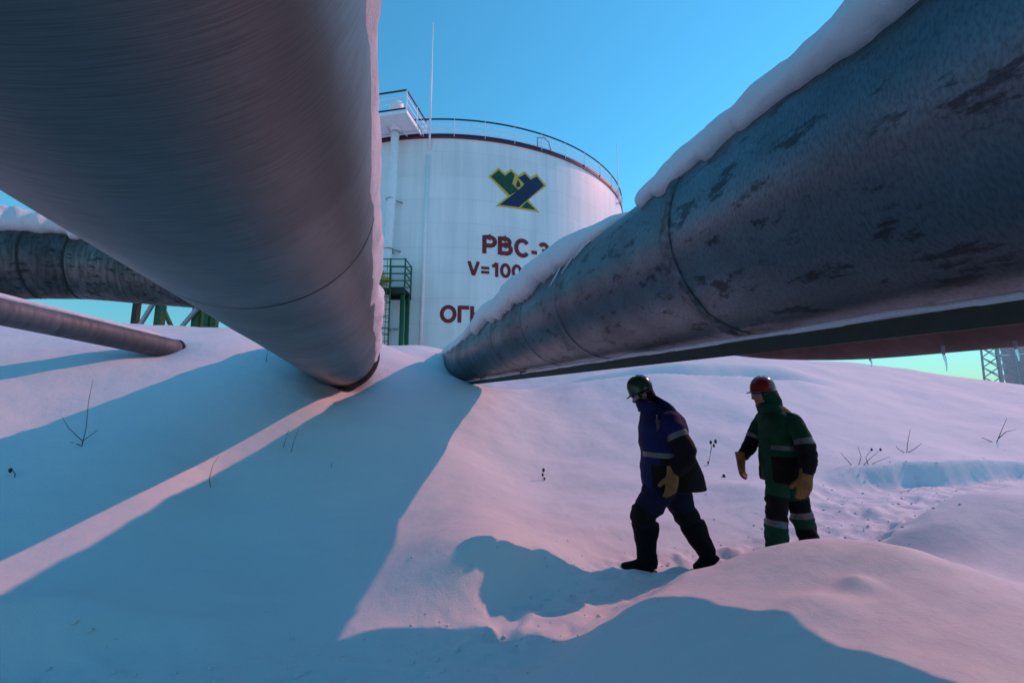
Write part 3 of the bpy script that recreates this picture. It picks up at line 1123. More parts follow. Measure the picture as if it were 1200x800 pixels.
plat.box(pc - Vector((0, 0, .13)), (hw * .97, .03, .05), (tan_dir, rad_dir, Vector((0, 0, 1))))
pf = plat.build('platform', M['white_steel'], tank, smoothed=False)
corners = [pc + tan_dir * (sx_ * hw) + rad_dir * (sy_ * hd) for sx_, sy_ in ((-1, -.6), (-1, 1), (1, 1), (1, -.6))]
up1 = Vector((0, 0, 1))
m2 = MB()
for i in range(3):
    m2.bar(corners[i] + up1 * 1.25, corners[i + 1] + up1 * 1.25, .07)
m2.build('handrail', M['dark_steel'], pf, smoothed=False)
m2 = MB()
for i in range(3):
    m2.bar(corners[i] + up1 * .10, corners[i + 1] + up1 * .10, .03, .17)
m2.build('kick_plate', M['logo_blue'], pf, smoothed=False)
m2 = MB()
for i in range(3):
    for z in (.5, .88):
        m2.bar(corners[i] + up1 * z, corners[i + 1] + up1 * z, .04)
m2.build('mid_rails', M['white_steel'], pf, smoothed=False)
for i in range(3):
    for f in ((0, .5, 1) if i == 0 else (.5, 1)):
        q = corners[i].lerp(corners[i + 1], f)
        m2 = MB()
        m2.bar(q, q + up1 * 1.25, .06)
        m2.build('post', M['white_steel'], pf, smoothed=False)


# lettering and emblem wrapped on the shell
outline = [(3.022, 13.42), (3.646, 14.07), (4.042, 13.75), (4.442, 14.12), (4.882, 13.77), (5.335, 14.13), (5.73, 13.83), (6.156, 14.15), (6.872, 13.51), (5.571, 12.3), (6.355, 11.61), (3.45, 11.57), (4.213, 12.3)]
pgreen = [(3.171, 13.42), (3.646, 13.91), (4.042, 13.59), (4.442, 13.96), (4.661, 13.76), (4.504, 13.16), (4.912, 12.79), (4.365, 12.4)]
pblue = [(5.108, 13.76), (5.335, 13.95), (5.73, 13.65), (6.156, 13.97), (6.673, 13.48), (4.942, 11.71), (3.716, 11.69), (4.882, 12.79), (5.3, 13.27), (4.882, 13.64)]
pleg = [(5.474, 12.17), (6.066, 11.73), (5.069, 11.7)]
pdia = [(4.882, 13.53), (5.218, 13.26), (4.882, 12.88), (4.566, 13.16)]
pdrop = [(4.882, 13.47), (5.009, 13.25), (5.041, 13.13), (4.977, 13.02), (4.882, 12.97), (4.788, 12.99), (4.74, 13.08), (4.77, 13.21)]


def emblem_piece(name, pts2, m, lf, parent):
    bm = bmesh.new()
    bm.faces.new([bm.verts.new((s, z, 0)) for s, z in pts2])
    bmesh.ops.triangulate(bm, faces=bm.faces)
    bmesh.ops.subdivide_edges(bm, edges=list(bm.edges), cuts=6, use_grid_fill=True)
    r_ = bmesh.ops.extrude_face_region(bm, geom=list(bm.faces))
    nv = [e for e in r_['geom'] if isinstance(e, bmesh.types.BMVert)]
    ns_ = set(nv)
    for v in bm.verts:
        v.co = tp(v.co.x / TR, v.co.y, TR + (lf if v in ns_ else -.005))
    me = bpy.data.meshes.new(name)
    bmesh.ops.recalc_face_normals(bm, faces=bm.faces)
    bm.to_mesh(me)
    bm.free()
    return link_mesh(name, me, M[m], parent, smoothed=False)


em = emblem_piece('emblem', outline, 'logo_yellow', .015, tank)
emblem_piece('left_arm', pgreen, 'logo_green', .024, em)
emblem_piece('right_arm', pblue, 'logo_blue', .024, em)
emblem_piece('foot', pleg, 'logo_green', .024, em)
emblem_piece('diamond', pdia, 'logo_yellow', .033, em)
emblem_piece('oil_drop', pdrop, 'dark_steel', .042, em)


def _arc(cx, cy, rx, ry, a0, a1, m=14):
    return [(cx + rx * math.cos(R_(a0 + (a1 - a0) * i / m)), cy + ry * math.sin(R_(a0 + (a1 - a0) * i / m))) for i in range(m + 1)]


_W2 = 0.20
GLY = {   # strokes of heavy grotesque capitals, cap height 1: (advance, [polyline, ...])
    'Р': (.80, [[(.10, 0), (.10, 1)], [(.10, .905), (.42, .905)] + _arc(.42, .675, .24, .23, 90, -90) + [(.10, .445)]]),
    'В': (.86, [[(.10, 0), (.10, 1)], [(.10, .905), (.42, .905)] + _arc(.42, .725, .21, .18, 90, -90) + [(.10, .545)], [(.12, .545), (.46, .545)] + _arc(.46, .32, .24, .225, 90, -90) + [(.10, .095)]]),
    'С': (.90, [_arc(.47, .5, .36, .42, 38, 322, 28)]),
    '-': (.46, [[(.06, .35), (.40, .35)]]),
    '3': (.78, [_arc(.36, .70, .23, .205, 165, -90, 18) + _arc(.36, .30, .26, .205, 90, -165, 18)]),
    'V': (.82, [[(.08, 1), (.40, .03)], [(.72, 1), (.40, .03)]]),
    '=': (.74, [[(.06, .58), (.62, .58)], [(.06, .28), (.62, .28)]]),
    '1': (.58, [[(.36, 0), (.36, 1)], [(.04, .74), (.22, .80), (.36, .98)]]),
    '0': (.80, [_arc(.37, .5, .27, .41, 0, 360, 30)]),
    ' ': (.35, []),
    'м': (.90, [[(.10, 0), (.10, .74)], [(.74, 0), (.74, .74)], [(.12, .70), (.42, .10), (.72, .70)]]),
    'О': (.98, [_arc(.47, .5, .37, .42, 0, 360, 34)]),
    'Г': (.70, [[(.10, 0), (.10, 1)], [(.10, .90), (.66, .90)]]),
    'Н': (.90, [[(.10, 0), (.10, 1)], [(.72, 0), (.72, 1)], [(.10, .5), (.72, .5)]]),
    'Е': (.80, [[(.10, 0), (.10, 1)], [(.10, .90), (.70, .90)], [(.10, .5), (.64, .5)], [(.10, .10), (.70, .10)]]),
    'П': (.90, [[(.10, 0), (.10, 1)], [(.72, 0), (.72, 1)], [(.10, .90), (.72, .90)]]),
    'А': (.90, [[(.06, 0), (.43, .98)], [(.80, 0), (.43, .98)], [(.22, .28), (.64, .28)]]),
    '^': (.40, [_arc(.18, .88, .12, .09, 165, -90, 10) + _arc(.18, .69, .13, .09, 90, -165, 10)]),
}


def tank_text(txt, s0, z0, cap, weight=1.15, parent=None):
    bm = bmesh.new()
    x = 0.0
    lift = 0.012
    for ch in txt:
        adv, strokes = GLY[ch]
        for st in strokes:
            lift += 0.002
            wd = (_W2 if ch not in '^' else .11) * weight / 2
            if ch in '=-':
                wd *= .85
            # refine long straight pieces so they follow the curved wall
            P = []
            for i in range(len(st) - 1):
                a_, b_ = Vector(st[i]), Vector(st[i + 1])
                m = max(1, int((b_ - a_).length / .12))
                P += [a_.lerp(b_, q / m) for q in range(m)]
            P.append(Vector(st[-1]))
            closed = (P[0] - P[-1]).length < 1e-4
            row = []
            for i, p in enumerate(P):
                if closed:
                    t0 = (P[i] - P[i - 1 if i else -2]).normalized()
                    t1 = (P[i + 1 if i < len(P) - 1 else 1] - P[i]).normalized()
                else:
                    t0 = (P[i] - P[i - 1]).normalized() if i else (P[1] - P[0]).normalized()
                    t1 = (P[i + 1] - P[i]).normalized() if i < len(P) - 1 else t0
                t = (t0 + t1).normalized()
                nrm = Vector((-t.y, t.x))
                k = wd / max(.6, t.dot(t1))
                pair = []
                for sg in (1, -1):
                    q = p + nrm * (k * sg)
                    s = s0 + (x + q.x) * cap
                    pair.append(bm.verts.new(tp(s / TR, z0 + q.y * cap, TR + lift)))
                row.append(pair)
            for i in range(len(row) - 1):
                bm.faces.new((row[i][0], row[i + 1][0], row[i + 1][1], row[i][1]))
        x += adv * 1.04
        if lift > .03:
            lift = .012
    bmesh.ops.recalc_face_normals(bm, faces=bm.faces)
    me = bpy.data.meshes.new('lettering')
    bm.to_mesh(me)
    bm.free()
    return link_mesh('lettering', me, M['red_letter'], tank, smoothed=False)


tank_text('РВС-3', 2.70, 8.58, 1.12)
tank_text('V=10000 м^', 1.85, 7.20, .86)
tank_text('ОГНЕОПАСНО', .33, 4.42, .98)

# green access platform with ladder beside the tank
gx0, gx1 = -7.9, -5.75
gy = 22.9
gp = thing('access_platform', 'green steel valve platform with caged ladder in front of the white tank', 'platform', ((gx0 + gx1) / 2, gy, TB))
zd = 5.95 + EYE
m2 = MB()
m2.box(((gx0 + gx1) / 2, gy, zd), ((gx1 - gx0) / 2, .7, .05))
m2.box(((gx0 + gx1) / 2, gy - .7, zd - .14), ((gx1 - gx0) / 2 + .03, .05, .13))
m2.box(((gx0 + gx1) / 2, gy + .7, zd - .14), ((gx1 - gx0) / 2 + .03, .05, .13))
m2.build('deck', M['beam'], gp, smoothed=False)
for x, y in ((gx1 - .12, gy - .55), (gx1 - .12, gy + .55), (gx0 + .1, gy - .55), (gx0 + .1, gy + .55)):
    m2 = MB()
    m2.tube([(x, y, TB), (x, y, zd - .05)], .13, 12)
    m2.build('column', M['green_steel'], gp)
m2 = MB()
for z in (.45, .85, 1.25, 1.65):
    for a_, b_ in (((gx0, gy - .68), (gx1, gy - .68)), ((gx1, gy - .68), (gx1, gy + .68)), ((gx0, gy + .68), (gx1, gy + .68))):
        m2.bar((*a_, zd + z), (*b_, zd + z), .05)
gr = m2.build('railing', M['green_steel'], gp, smoothed=False)
for x, y in ((gx0, gy - .68), (gx0 + .75, gy - .68), (gx1 - .8, gy - .68), (gx1, gy - .68), (gx1, gy + .68), (gx0, gy + .68)):
    m2 = MB()
    m2.bar((x, y, zd), (x, y, zd + 1.7), .07)
    m2.build('post', M['green_steel'], gr, smoothed=False)
lx = -6.75
m2 = MB()
for s in (-.29, .29):
    m2.bar((lx + s, gy - .85, TB), (lx + s, gy - .85, zd + 1.1), .055)
lad = m2.build('ladder', M['green_steel'], gp, smoothed=False)
for i in range(24):
    z = TB + .3 + .34 * i
    m2 = MB()
    m2.tube([(lx - .29, gy - .85, z), (lx + .29, gy - .85, z)], .02, 6)
    m2.build('rung', M['green_steel'], lad)
m2 = MB()
for i in range(7):
    z = TB + 3.2 + .85 * i
    if z < zd + 1.6:
        m2.tube([(lx - .34 + .68 * q / 10, gy - .85 - .62 * math.sin(q / 10 * math.pi), z) for q in range(11)], .02, 5)
for q in (2, 5, 8):
    x_ = lx - .34 + .68 * q / 10
    m2.bar((x_, gy - .85 - .62 * math.sin(q / 10 * math.pi), TB + 3.1), (x_, gy - .85 - .62 * math.sin(q / 10 * math.pi), zd + 1.5), .025)
m2.build('safety_cage', M['green_steel'], gp, smoothed=False)
m2 = MB()
m2.tube([(gx0 + .1, gy + .2, zd + .75), (gx0 + 1.2, gy + .2, zd + .75)], .16, 12)
m2.tube([(gx0 + .6, gy + .2, zd + .1), (gx0 + .6, gy + .2, zd + 1.3)], .11, 12)
m2.tube([(gx0 + .6 + .28 * math.cos(q * math.pi / 8), gy - .05, zd + .78 + .28 * math.sin(q * math.pi / 8)) for q in range(16)], .03, 6, closed=True)
m2.build('valve', M['logo_yellow'], gp)

# green trestle beyond the left crest
ty = 15.5
tz0, tz1 = 0.2, 5.6
tr = thing('trestle', 'green steel braced trestle standing behind the left snow crest', 'trestle', (-12.6, ty, tz0))
xs_ = [(-13.85, 'red_paint'), (-12.85, 'green_steel'), (-11.6, 'green_steel'), (-11.15, 'green_steel')]
for (u, m_, w_) in ((151, 'beam', .18), (180, 'green_steel', .24), (225, 'green_steel', .26), (237, 'green_steel', .17), (246, 'green_steel', .18)):
    x = (u - 600) / 500 * ty
    m2 = MB()
    m2.bar((x, ty, tz0), (x, ty, tz1), w_)
    m2.build('post', M[m_], tr, smoothed=False)
for (u0, v0, u1, v1, m_) in ((160, 388, 176, 355, 'grey_steel'), (186, 358, 206, 394, 'green_steel'), (206, 392, 228, 362, 'grey_steel')):
    m2 = MB()
    m2.bar(((u0 - 600) / 500 * ty, ty - .2, (470 - v0) / 500 * ty + EYE), ((u1 - 600) / 500 * ty, ty - .2, (470 - v1) / 500 * ty + EYE), .11)
    m2.build('brace', M[m_], tr, smoothed=False)
m2 = MB()
m2.bar(((140 - 600) / 500 * ty, ty, tz1), ((255 - 600) / 500 * ty, ty, tz1), .3)
m2.build('top_beam', M['green_steel'], tr, smoothed=False)

# far right: lattice mast and pale column beyond the crest
my = 42.0
mx_ = (1172 - 600) / 500 * my
ms_ = thing('lattice_mast', 'thin grey lattice mast at the far right behind the snow crest', 'mast', (mx_, my, 0))
for sx_ in (-.9, .9):
    for sy_ in (-.9, .9):
        m2 = MB()
        m2.bar((mx_ + sx_, my + sy_, -1), (mx_ + sx_ * .6, my + sy_ * .6, 16), .12)
        m2.build('leg', M['grey_steel'], ms_, smoothed=False)
m2 = MB()
for i in range(17):
    z0, z1 = -1 + i, i
    f0, f1 = .9 * (1 - .4 * i / 17), .9 * (1 - .4 * (i + 1) / 17)
    for sg in (-1, 1):
        m2.bar((mx_ - f0, my + sg * f0, z0), (mx_ + f1, my + sg * f1, z1), .07)
        m2.bar((mx_ + f0, my + sg * f0, z0), (mx_ - f1, my + sg * f1, z1), .07)
        m2.bar((mx_ + sg * f0, my - f0, z0), (mx_ + sg * f1, my + f1, z1), .07)
    m2.bar((mx_ - f0, my - f0, z0), (mx_ + f0, my - f0, z0), .07)
m2.build('bracing', M['grey_steel'], ms_, smoothed=False)
cx_ = (1196 - 600) / 500 * 44
col_ = thing('process_column', 'pale grey vertical vessel at the right frame edge beside the lattice mast', 'vessel', (cx_, 44, -1))
m2 = MB()
m2.tube([(cx_, 44, -1), (cx_, 44, 12), (cx_, 44, 12.6), (cx_, 44, 12.9)], [1.15, 1.15, .9, .3], 32)
m2.build('vessel_shell', M['grey_steel'], col_)
for z in (3.2, 6.4, 9.6):
    m2 = MB()
    m2.tube([(cx_ + 1.2 * math.cos(q * math.pi / 16), 44 + 1.2 * math.sin(q * math.pi / 16), z) for q in range(32)], .06, 6, closed=True)
    m2.build('hoop', M['white_steel'], col_)

#@@MORE
# ------------------------------------------------------------------ people
def cr(p0, p1, p2, p3, t):
    return 0.5 * ((2 * p1) + (-p0 + p2) * t + (2 * p0 - 5 * p1 + 4 * p2 - p3) * t * t + (-p0 + 3 * p1 - 3 * p2 + p3) * t ** 3)


def loft(mb, keys, n=24, sub=5, wrinkle=0.0, wf=9.0, seed=0.0, matf=None, pw=2.0, cap0=True, cap1=True):
    """keys: (centre, half-axis A, half-axis B); rings interpolated smoothly. matf(t, angle) -> slot."""
    K = [(np.array(c, float), np.array(a, float), np.array(b_, float)) for c, a, b_ in keys]
    rings = []
    ts = []
    m = len(K)
    for i in range(m - 1):
        q = [K[max(i - 1, 0)], K[i], K[i + 1], K[min(i + 2, m - 1)]]
        for j in range(sub):
            t = j / sub
            rings.append([cr(q[0][k], q[1][k], q[2][k], q[3][k], t) for k in range(3)])
            ts.append(i + t)
    rings.append(list(K[-1]))
    ts.append(m - 1)
    vs = []
    for ri, (c, a, b_) in enumerate(rings):
        for k in range(n):
            th = 2 * math.pi * k / n
            ca, sa = math.cos(th), math.sin(th)
            e = 2.0 / pw
            x = math.copysign(abs(ca) ** e, ca)
            y = math.copysign(abs(sa) ** e, sa)
            o = a * x + b_ * y
            if wrinkle:
                P = c + o
                wv = float(fbm(P[2] * wf + seed + P[0] * wf * .35, (th * 0.9 + P[1] * 3) + seed, 3))
                o = o * (1 + wrinkle * wv / max(0.05, np.linalg.norm(o)))
            vs.append(c + o)
    fs = []
    mi = []
    R = len(rings)
    for i in range(R - 1):
        for k in range(n):
            k2 = (k + 1) % n
            fs.append((i * n + k, i * n + k2, (i + 1) * n + k2, (i + 1) * n + k))
            mi.append(matf((ts[i] + ts[i + 1]) / 2, 2 * math.pi * (k + .5) / n) if matf else 0)
    if cap0:
        fs.append(tuple(range(n))[::-1])
        mi.append(mi[0])
    if cap1:
        fs.append(tuple((R - 1) * n + k for k in range(n)))
        mi.append(mi[-1])
    mb.add(vs, fs, mi)
    return mb


def limb_keys(pts, ref=(0, 1, 0)):
    """pts: (position, half width along ref, half width across)."""
    out = []
    ref = Vector(ref)
    for i, (p, ra, rb) in enumerate(pts):
        a = Vector(pts[max(i - 1, 0)][0])
        b_ = Vector(pts[min(i + 1, len(pts) - 1)][0])
        t = (b_ - a).normalized()
        A_ = (ref - t * ref.dot(t)).normalized()
        B_ = t.cross(A_).normalized()
        out.append((p, A_ * ra, B_ * rb))
    return out


def remeshed(mb, name, mats, parent, vox=0.012, sm=6, fac=0.6):
    o = mb.build(name, mats, parent)
    md = o.modifiers.new('r', 'REMESH')
    md.mode = 'VOXEL'
    md.voxel_size = vox
    ms2 = o.modifiers.new('s', 'SMOOTH')
    ms2.iterations = sm
    ms2.factor = fac
    dg = bpy.context.evaluated_depsgraph_get()
    me2 = bpy.data.meshes.new_from_object(o.evaluated_get(dg))
    o.modifiers.clear()
    old = o.data
    o.data = me2
    bpy.data.meshes.remove(old)
    me2.materials.clear()
    for m_ in (mats if isinstance(mats, (list, tuple)) else [mats]):
        me2.materials.append(m_)
    me2.polygons.foreach_set('material_index', [0] * len(me2.polygons))
    me2.polygons.foreach_set('use_smooth', [True] * len(me2.polygons))
    return o


def ellipsoid(mb, c, A_, B_, C_, n=20, m=14, mi=0, z0=-1.0):
    vs = []
    fs = []
    c, A_, B_, C_ = Vector(c), Vector(A_), Vector(B_), Vector(C_)
    for i in range(m + 1):
        ph = math.asin(z0) + (math.pi / 2 - math.asin(z0)) * i / m
        rr = max(math.cos(ph), 0.002)
        for k in range(n):
            th = 2 * math.pi * k / n
            vs.append(c + A_ * (rr * math.cos(th)) + B_ * (rr * math.sin(th)) + C_ * math.sin(ph))
    for i in range(m):
        for k in range(n):
            k2 = (k + 1) % n
            fs.append((i * n + k, i * n + k2, (i + 1) * n + k2, (i + 1) * n + k))
    fs.append(tuple(range(n))[::-1])
    fs.append(tuple(m * n + k for k in range(n)))
    return mb.add(vs, fs, mi)


def glove_mesh(wrist, down, palmdir, side, size=1.0, curl=0.5):
    """Work glove: cuff, palm, four unequal curled fingers, thumb leaving the side of the palm.
    down: along the hand, palmdir: the way the palm faces, side: towards the thumb."""
    wrist, down, palmdir, side = Vector(wrist), Vector(down).normalized(), Vector(palmdir).normalized(), Vector(side).normalized()
    mb = MB()
    S = size
    pk = [(wrist - down * .05 * S, .052 * S, .042 * S), (wrist + down * .0 * S, .046 * S, .036 * S), (wrist + down * .04 * S, .050 * S, .030 * S), (wrist + down * .085 * S, .052 * S, .026 * S), (wrist + down * .108 * S, .046 * S, .020 * S)]
    loft(mb, limb_keys(pk, side), n=20, sub=4, wrinkle=.006, seed=wrist.x)
    for i, (off, ln) in enumerate(((.036, .078), (.013, .090), (-.011, .084), (-.035, .066))):
        p = wrist + down * .092 * S + side * off * S
        d = (down + palmdir * .15 * curl).normalized()
        pts_ = [(p - down * .02 * S, .0145 * S, .0145 * S)]
        for j in range(3):
            p = p + d * (ln * (.42, .33, .25)[j] * S)
            pts_.append((p, .0135 * S - .0012 * j * S, .0135 * S - .0012 * j * S))
            d = (d + palmdir * curl * .75).normalized()
        loft(mb, limb_keys(pts_, side), n=10, sub=4)
    p = wrist + down * .03 * S + side * .038 * S
    d = (down * .75 + side * .7 + palmdir * .35).normalized()
    pts_ = [(p - d * .015 * S, .019 * S, .019 * S), (p + d * .03 * S, .0175 * S, .0175 * S)]
    p2 = p + d * .058 * S
    d2 = (d + down * .5 + palmdir * .3).normalized()
    pts_ += [(p2, .016 * S, .016 * S), (p2 + d2 * .032 * S, .0125 * S, .0125 * S)]
    loft(mb, limb_keys(pts_, palmdir), n=10, sub=4)
    return mb


def build_person(spec, root_loc, label):
    rl = Vector(root_loc)
    az = math.atan2(rl.x, rl.y)
    ROT = Matrix.Rotation(-az, 3, 'Z').to_euler()
    gir = spec.get('girth', 1.0)

    def W(p):
        q = Vector(((p[0] + .055 * p[2]) * math.cos(az), p[1], p[2])) * spec.get('scale', 1.0)
        q.rotate(ROT)
        return rl + q

    def D(v):
        q = Vector(v)
        q.rotate(ROT)
        return q

    spec['W'] = W

    F = D(spec['F']).normalized()
    Lf = Vector((0, 0, 1)).cross(F)
    s = spec
    # --- body: one continuous figure under the clothes
    body = MB()
    tk = [(W(c), Lf * a * .72, F * b_ * .72) for c, a, b_ in s['torso']]
    loft(body, tk[1:-1], n=20, sub=4)
    hc = W(s['head'])
    hf = D(s['headF']).normalized()
    hu = (Vector((0, 0, 1)) - hf * hf.z).normalized()
    hl = hu.cross(hf)
    nb = W(s['neck'])
    loft(body, limb_keys([(nb - Vector((0, 0, .08)), .075, .075), (nb, .062, .065), (hc - hu * .05, .058, .062)], (0, 1, 0)), n=16, sub=4)
    ellipsoid(body, hc + hu * .02, hf * .098, hl * .076, hu * .118)
    ellipsoid(body, hc - hu * .062 + hf * .025, hf * .066, hl * .056, hu * .058)       # jaw
    ellipsoid(body, hc - hu * .100 + hf * .062, hf * .022, hl * .024, hu * .018, n=12, m=8)   # chin
    loft(body, limb_keys([(hc + hf * .088 + hu * .030, .011, .010), (hc + hf * .106 + hu * .002, .013, .012), (hc + hf * .116 - hu * .022, .017, .015), (hc + hf * .092 - hu * .034, .013, .010)], hl), n=12, sub=3)   # nose
    ellipsoid(body, hc + hf * .082 + hu * .042, hf * .020, hl * .060, hu * .014, n=14, m=8)    # brow
    for sg in (-1, 1):
        ellipsoid(body, hc + hl * (.036 * sg) + hf * .070 - hu * .012, hf * .022, hl * .024, hu * .02, n=10, m=8)  # cheek
        ellipsoid(body, hc + hl * (.078 * sg) + hu * .0, hf * .024, hl * .012, hu * .034, n=10, m=8)               # ear
    ellipsoid(body, hc + hf * .090 - hu * .060, hf * .012, hl * .026, hu * .008, n=12, m=8)   # lips
    ellipsoid(body, hc + hf * .088 - hu * .073, hf * .012, hl * .022, hu * .008, n=12, m=8)
    for sl, hand in ((s['arm_near'], s['hand_near']), (s['arm_far'], s['hand_far'])):
        loft(body, limb_keys([(W(p), r * .6, r * .6) for p, r, _ in sl], (0, 1, 0)), n=14, sub=3)
        loft(body, limb_keys([(W(sl[-1][0]), .034, .03), (W(hand[0]) + D(hand[1]).normalized() * .10, .03, .022)], (0, 1, 0)), n=12, sub=3)
    for lg in (s['leg_front'], s['leg_rear']):
        loft(body, limb_keys([(W(p), r * .65, r * .65) for p, r, _ in lg], (0, 1, 0)), n=14, sub=3)
    root = remeshed(body, 'person', M['skin'], None, .010, 5, .5)
    me = root.data
    me.transform(Matrix.Translation(-rl))
    root.location = rl
    OFF[root.name] = rl
    tag(root, label, 'person')
    # --- eyes (mostly hidden by the goggles)
    for sg in (-1, 1):
        e = MB()
        ellipsoid(e, hc + hl * (.031 * sg) + hf * .082 + hu * .016, hf * .012, hl * .013, hu * .012, n=12, m=8)
        e.build('eye', M['white_steel'], root)
    # --- jacket
    jm = [M[k] for k in s['jacket_mats']]
    jk = MB()
    tkk = [(W(c), Lf * (a * gir), F * (b_ * gir)) for c, a, b_ in s['torso']]
    loft(jk, tkk, n=48, sub=8, wrinkle=.022, wf=7, seed=s['seed'], matf=s['torso_mat'], pw=2.3)
    for sl in (s['arm_near'], s['arm_far']):
        loft(jk, limb_keys([(W(p), r * gir, r * gir) for p, r, _ in sl], (0, 1, 0)), n=26, sub=6, wrinkle=.022, wf=13, seed=s['seed'] + sl[0][0][0] * 9, matf=lambda t, a, sl=sl: sl[min(len(sl) - 1, int(t + 1e-6))][2])
    jk.build('jacket', jm, root)
    # collar and hood
    cm = MB()
    for kk in s['collar']:
        loft(cm, [(W(c), Lf * a, F * b_ + Vector((0, 0, tz))) for c, a, b_, tz in kk], n=28, sub=5, wrinkle=.016, wf=10, seed=s['seed'] + 4)
    cm.build('hood', M[s['hood_mat']], root)
    # --- trousers
    tm = [M[k] for k in s['leg_mats']]
    tr_ = MB()
    loft(tr_, [(W(c), Lf * (a * gir), F * (b_ * gir)) for c, a, b_ in s['hips']], n=28, sub=5, wrinkle=.012)
    for lg in (s['leg_front'], s['leg_rear']):
        loft(tr_, limb_keys([(W(p), r * gir, r * gir) for p, r, _ in lg], (0, 1, 0)), n=28, sub=7, wrinkle=.03, wf=12, seed=s['seed'] + lg[0][0][1] * 40, matf=lambda t, a, lg=lg: lg[min(len(lg) - 1, int(t + 1e-6))][2])
    tr_.build('trousers', tm, root)
    # --- boots
    for bt in s['boots']:
        bo = MB()
        loft(bo, limb_keys([(W(p), ra, rb) for p, ra, rb in bt['shaft']], (0, 1, 0)), n=24, sub=5, wrinkle=.018, wf=14, seed=3)
        loft(bo, limb_keys([(W(p), ra, rb) for p, ra, rb in bt['foot']], (0, 1, 0)), n=20, sub=5)
        bo_ = remeshed(bo, 'boot', M['rubber'], root, .009, 3, .5)
        so = MB()
        h0, t0 = W(bt['foot'][0][0]), W(bt['foot'][-1][0])
        dd = (t0 - h0).normalized()
        sd = dd.cross(Vector((0, 0, 1))).normalized()
        nn = sd.cross(dd).normalized()
        vs = []
        for lay in (-.058, -.030):
            for q in range(24):
                th = 2 * math.pi * q / 24
                ln = (t0 - h0).length / 2 + .030
                vs.append((h0 + t0) / 2 + dd * (ln * math.cos(th)) + sd * (.050 * math.copysign(abs(math.sin(th)) ** .7, math.sin(th))) + nn * lay)
        so.add(vs, [(q, (q + 1) % 24, 24 + (q + 1) % 24, 24 + q) for q in range(24)] + [tuple(range(24))[::-1], tuple(24 + q for q in range(24))])
        so.build('sole', M['rubber'], bo_)
    # --- gloves
    for hand in (s['hand_near'], s['hand_far']):
        gm = glove_mesh(W(hand[0]), D(hand[1]), D(hand[2]), D(hand[3]), hand[4], hand[5])
        remeshed(gm, 'glove', M['leather'], root, .006, 3, .45)
    # --- helmet
    tilt = D(s['helmF']).normalized()
    ku = (Vector((0, 0, 1)) - tilt * tilt.z).normalized()
    kl = ku.cross(tilt)
    kc = hc + hu * .045 - hf * .008
    hm = MB()
    vs = []
    fs = []
    n = 40
    prof = [(1.02, -.012), (1.0, 0.0), (.985, .03), (.93, .068), (.80, .102), (.60, .126), (.35, .140), (.12, .146)]
    for rr, z in prof:
        for k in range(n):
            th = 2 * math.pi * k / n
            ridge = 0.007 * max(0, 1 - abs(math.sin(th)) * 5) * (1 - rr * .6)
            vs.append(kc + tilt * (.126 * rr * math.cos(th)) + kl * (.106 * rr * math.sin(th)) + ku * (z + ridge))
    for i in range(len(prof) - 1):
        for k in range(n):
            fs.append((i * n + k, i * n + (k + 1) % n, (i + 1) * n + (k + 1) % n, (i + 1) * n + k))
    fs.append(tuple((len(prof) - 1) * n + k for k in range(n)))
    hm.add(vs, fs)
    hmo = hm.build('helmet', M[s['helmet']], root)
    # brim, longer at the front
    vs = []
    fs = []
    for lay in (0, 1, 2, 3):
        for k in range(n):
            th = 2 * math.pi * k / n
            fr = max(0, math.cos(th)) ** 2.2
            ext = (.008 + .032 * fr) if lay in (1, 2) else -.006
            dz = (-.016 * fr if lay in (1, 2) else 0) - (.012 if lay in (0, 1) else .004)
            vs.append(kc + tilt * ((.126 + ext) * math.cos(th)) + kl * ((.106 + ext * .8) * math.sin(th)) + ku * dz)
    for k in range(n):
        k2 = (k + 1) % n
        for j in range(4):
            j2 = (j + 1) % 4
            fs.append((j * n + k, j * n + k2, j2 * n + k2, j2 * n + k))
    MB().add(vs, fs).build('brim', M[s['helmet']], hmo)
    for sg in (-1, 1):
        cl = MB()
        cl.box(kc + kl * (.109 * sg) - tilt * .03 + ku * .004, (.016, .006, .012), (tilt, kl, ku))
        cl.build('strap_clip', M['tape'], hmo, bevel=.003)
    # --- liner under the helmet
    ln_ = MB()
    ellipsoid(ln_, hc + hu * .035 - hf * .012, hf * .108, hl * .090, hu * .11)
    ellipsoid(ln_, hc - hf * .045 - hu * .035, hf * .062, hl * .082, hu * .095)
    remeshed(ln_, 'helmet_liner', M['black_cloth'], root, .010, 4, .5)
    # --- goggles
    gg = MB()
    vs = []
    fs = []
    m_ = 17
    for j, (up_, fo) in enumerate(((.036, .096), (.030, .112), (-.004, .114), (-.012, .100))):
        for k in range(m_):
            a = -1.15 + 2.3 * k / (m_ - 1)
            nose = .016 * math.exp(-(a / .18) ** 2) if j >= 2 else 0
            vs.append(hc + hf * (fo * math.cos(a) ** .8) + hl * (.086 * math.sin(a)) + hu * (up_ + nose))
    for j in range(3):
        for k in range(m_ - 1):
            fs.append((j * m_ + k, j * m_ + k + 1, (j + 1) * m_ + k + 1, (j + 1) * m_ + k))
    ggo = gg.add(vs, fs).build('goggles', M['lens'], root)
    st = MB()
    st.tube([hc + hf * (.104 * math.cos(a)) + hl * (.094 * math.sin(a)) + hu * .014 for a in [1.15 + (2 * math.pi - 2.3) * k / 16 for k in range(17)]], .009, 6)
    st.build('goggle_strap', M['dark_steel'], ggo)
    return root


# blue man: profile, walking to the left, head bowed
def blue_torso_mat(t, a):
    # rings: 0 hem .. 7 collar; angle 0 = left side (towards the camera), 90 = front
    c = math.degrees(a) % 360
    front = 50 < c < 140
    if 3.02 < t < 3.38:
        return 2 if not (84 < c < 96) else 0
    if t < 2.5 and not (50 < c < 140):
        return 1
    if t < 3.0 and (c < 30 or c > 160):
        return 1
    return 0


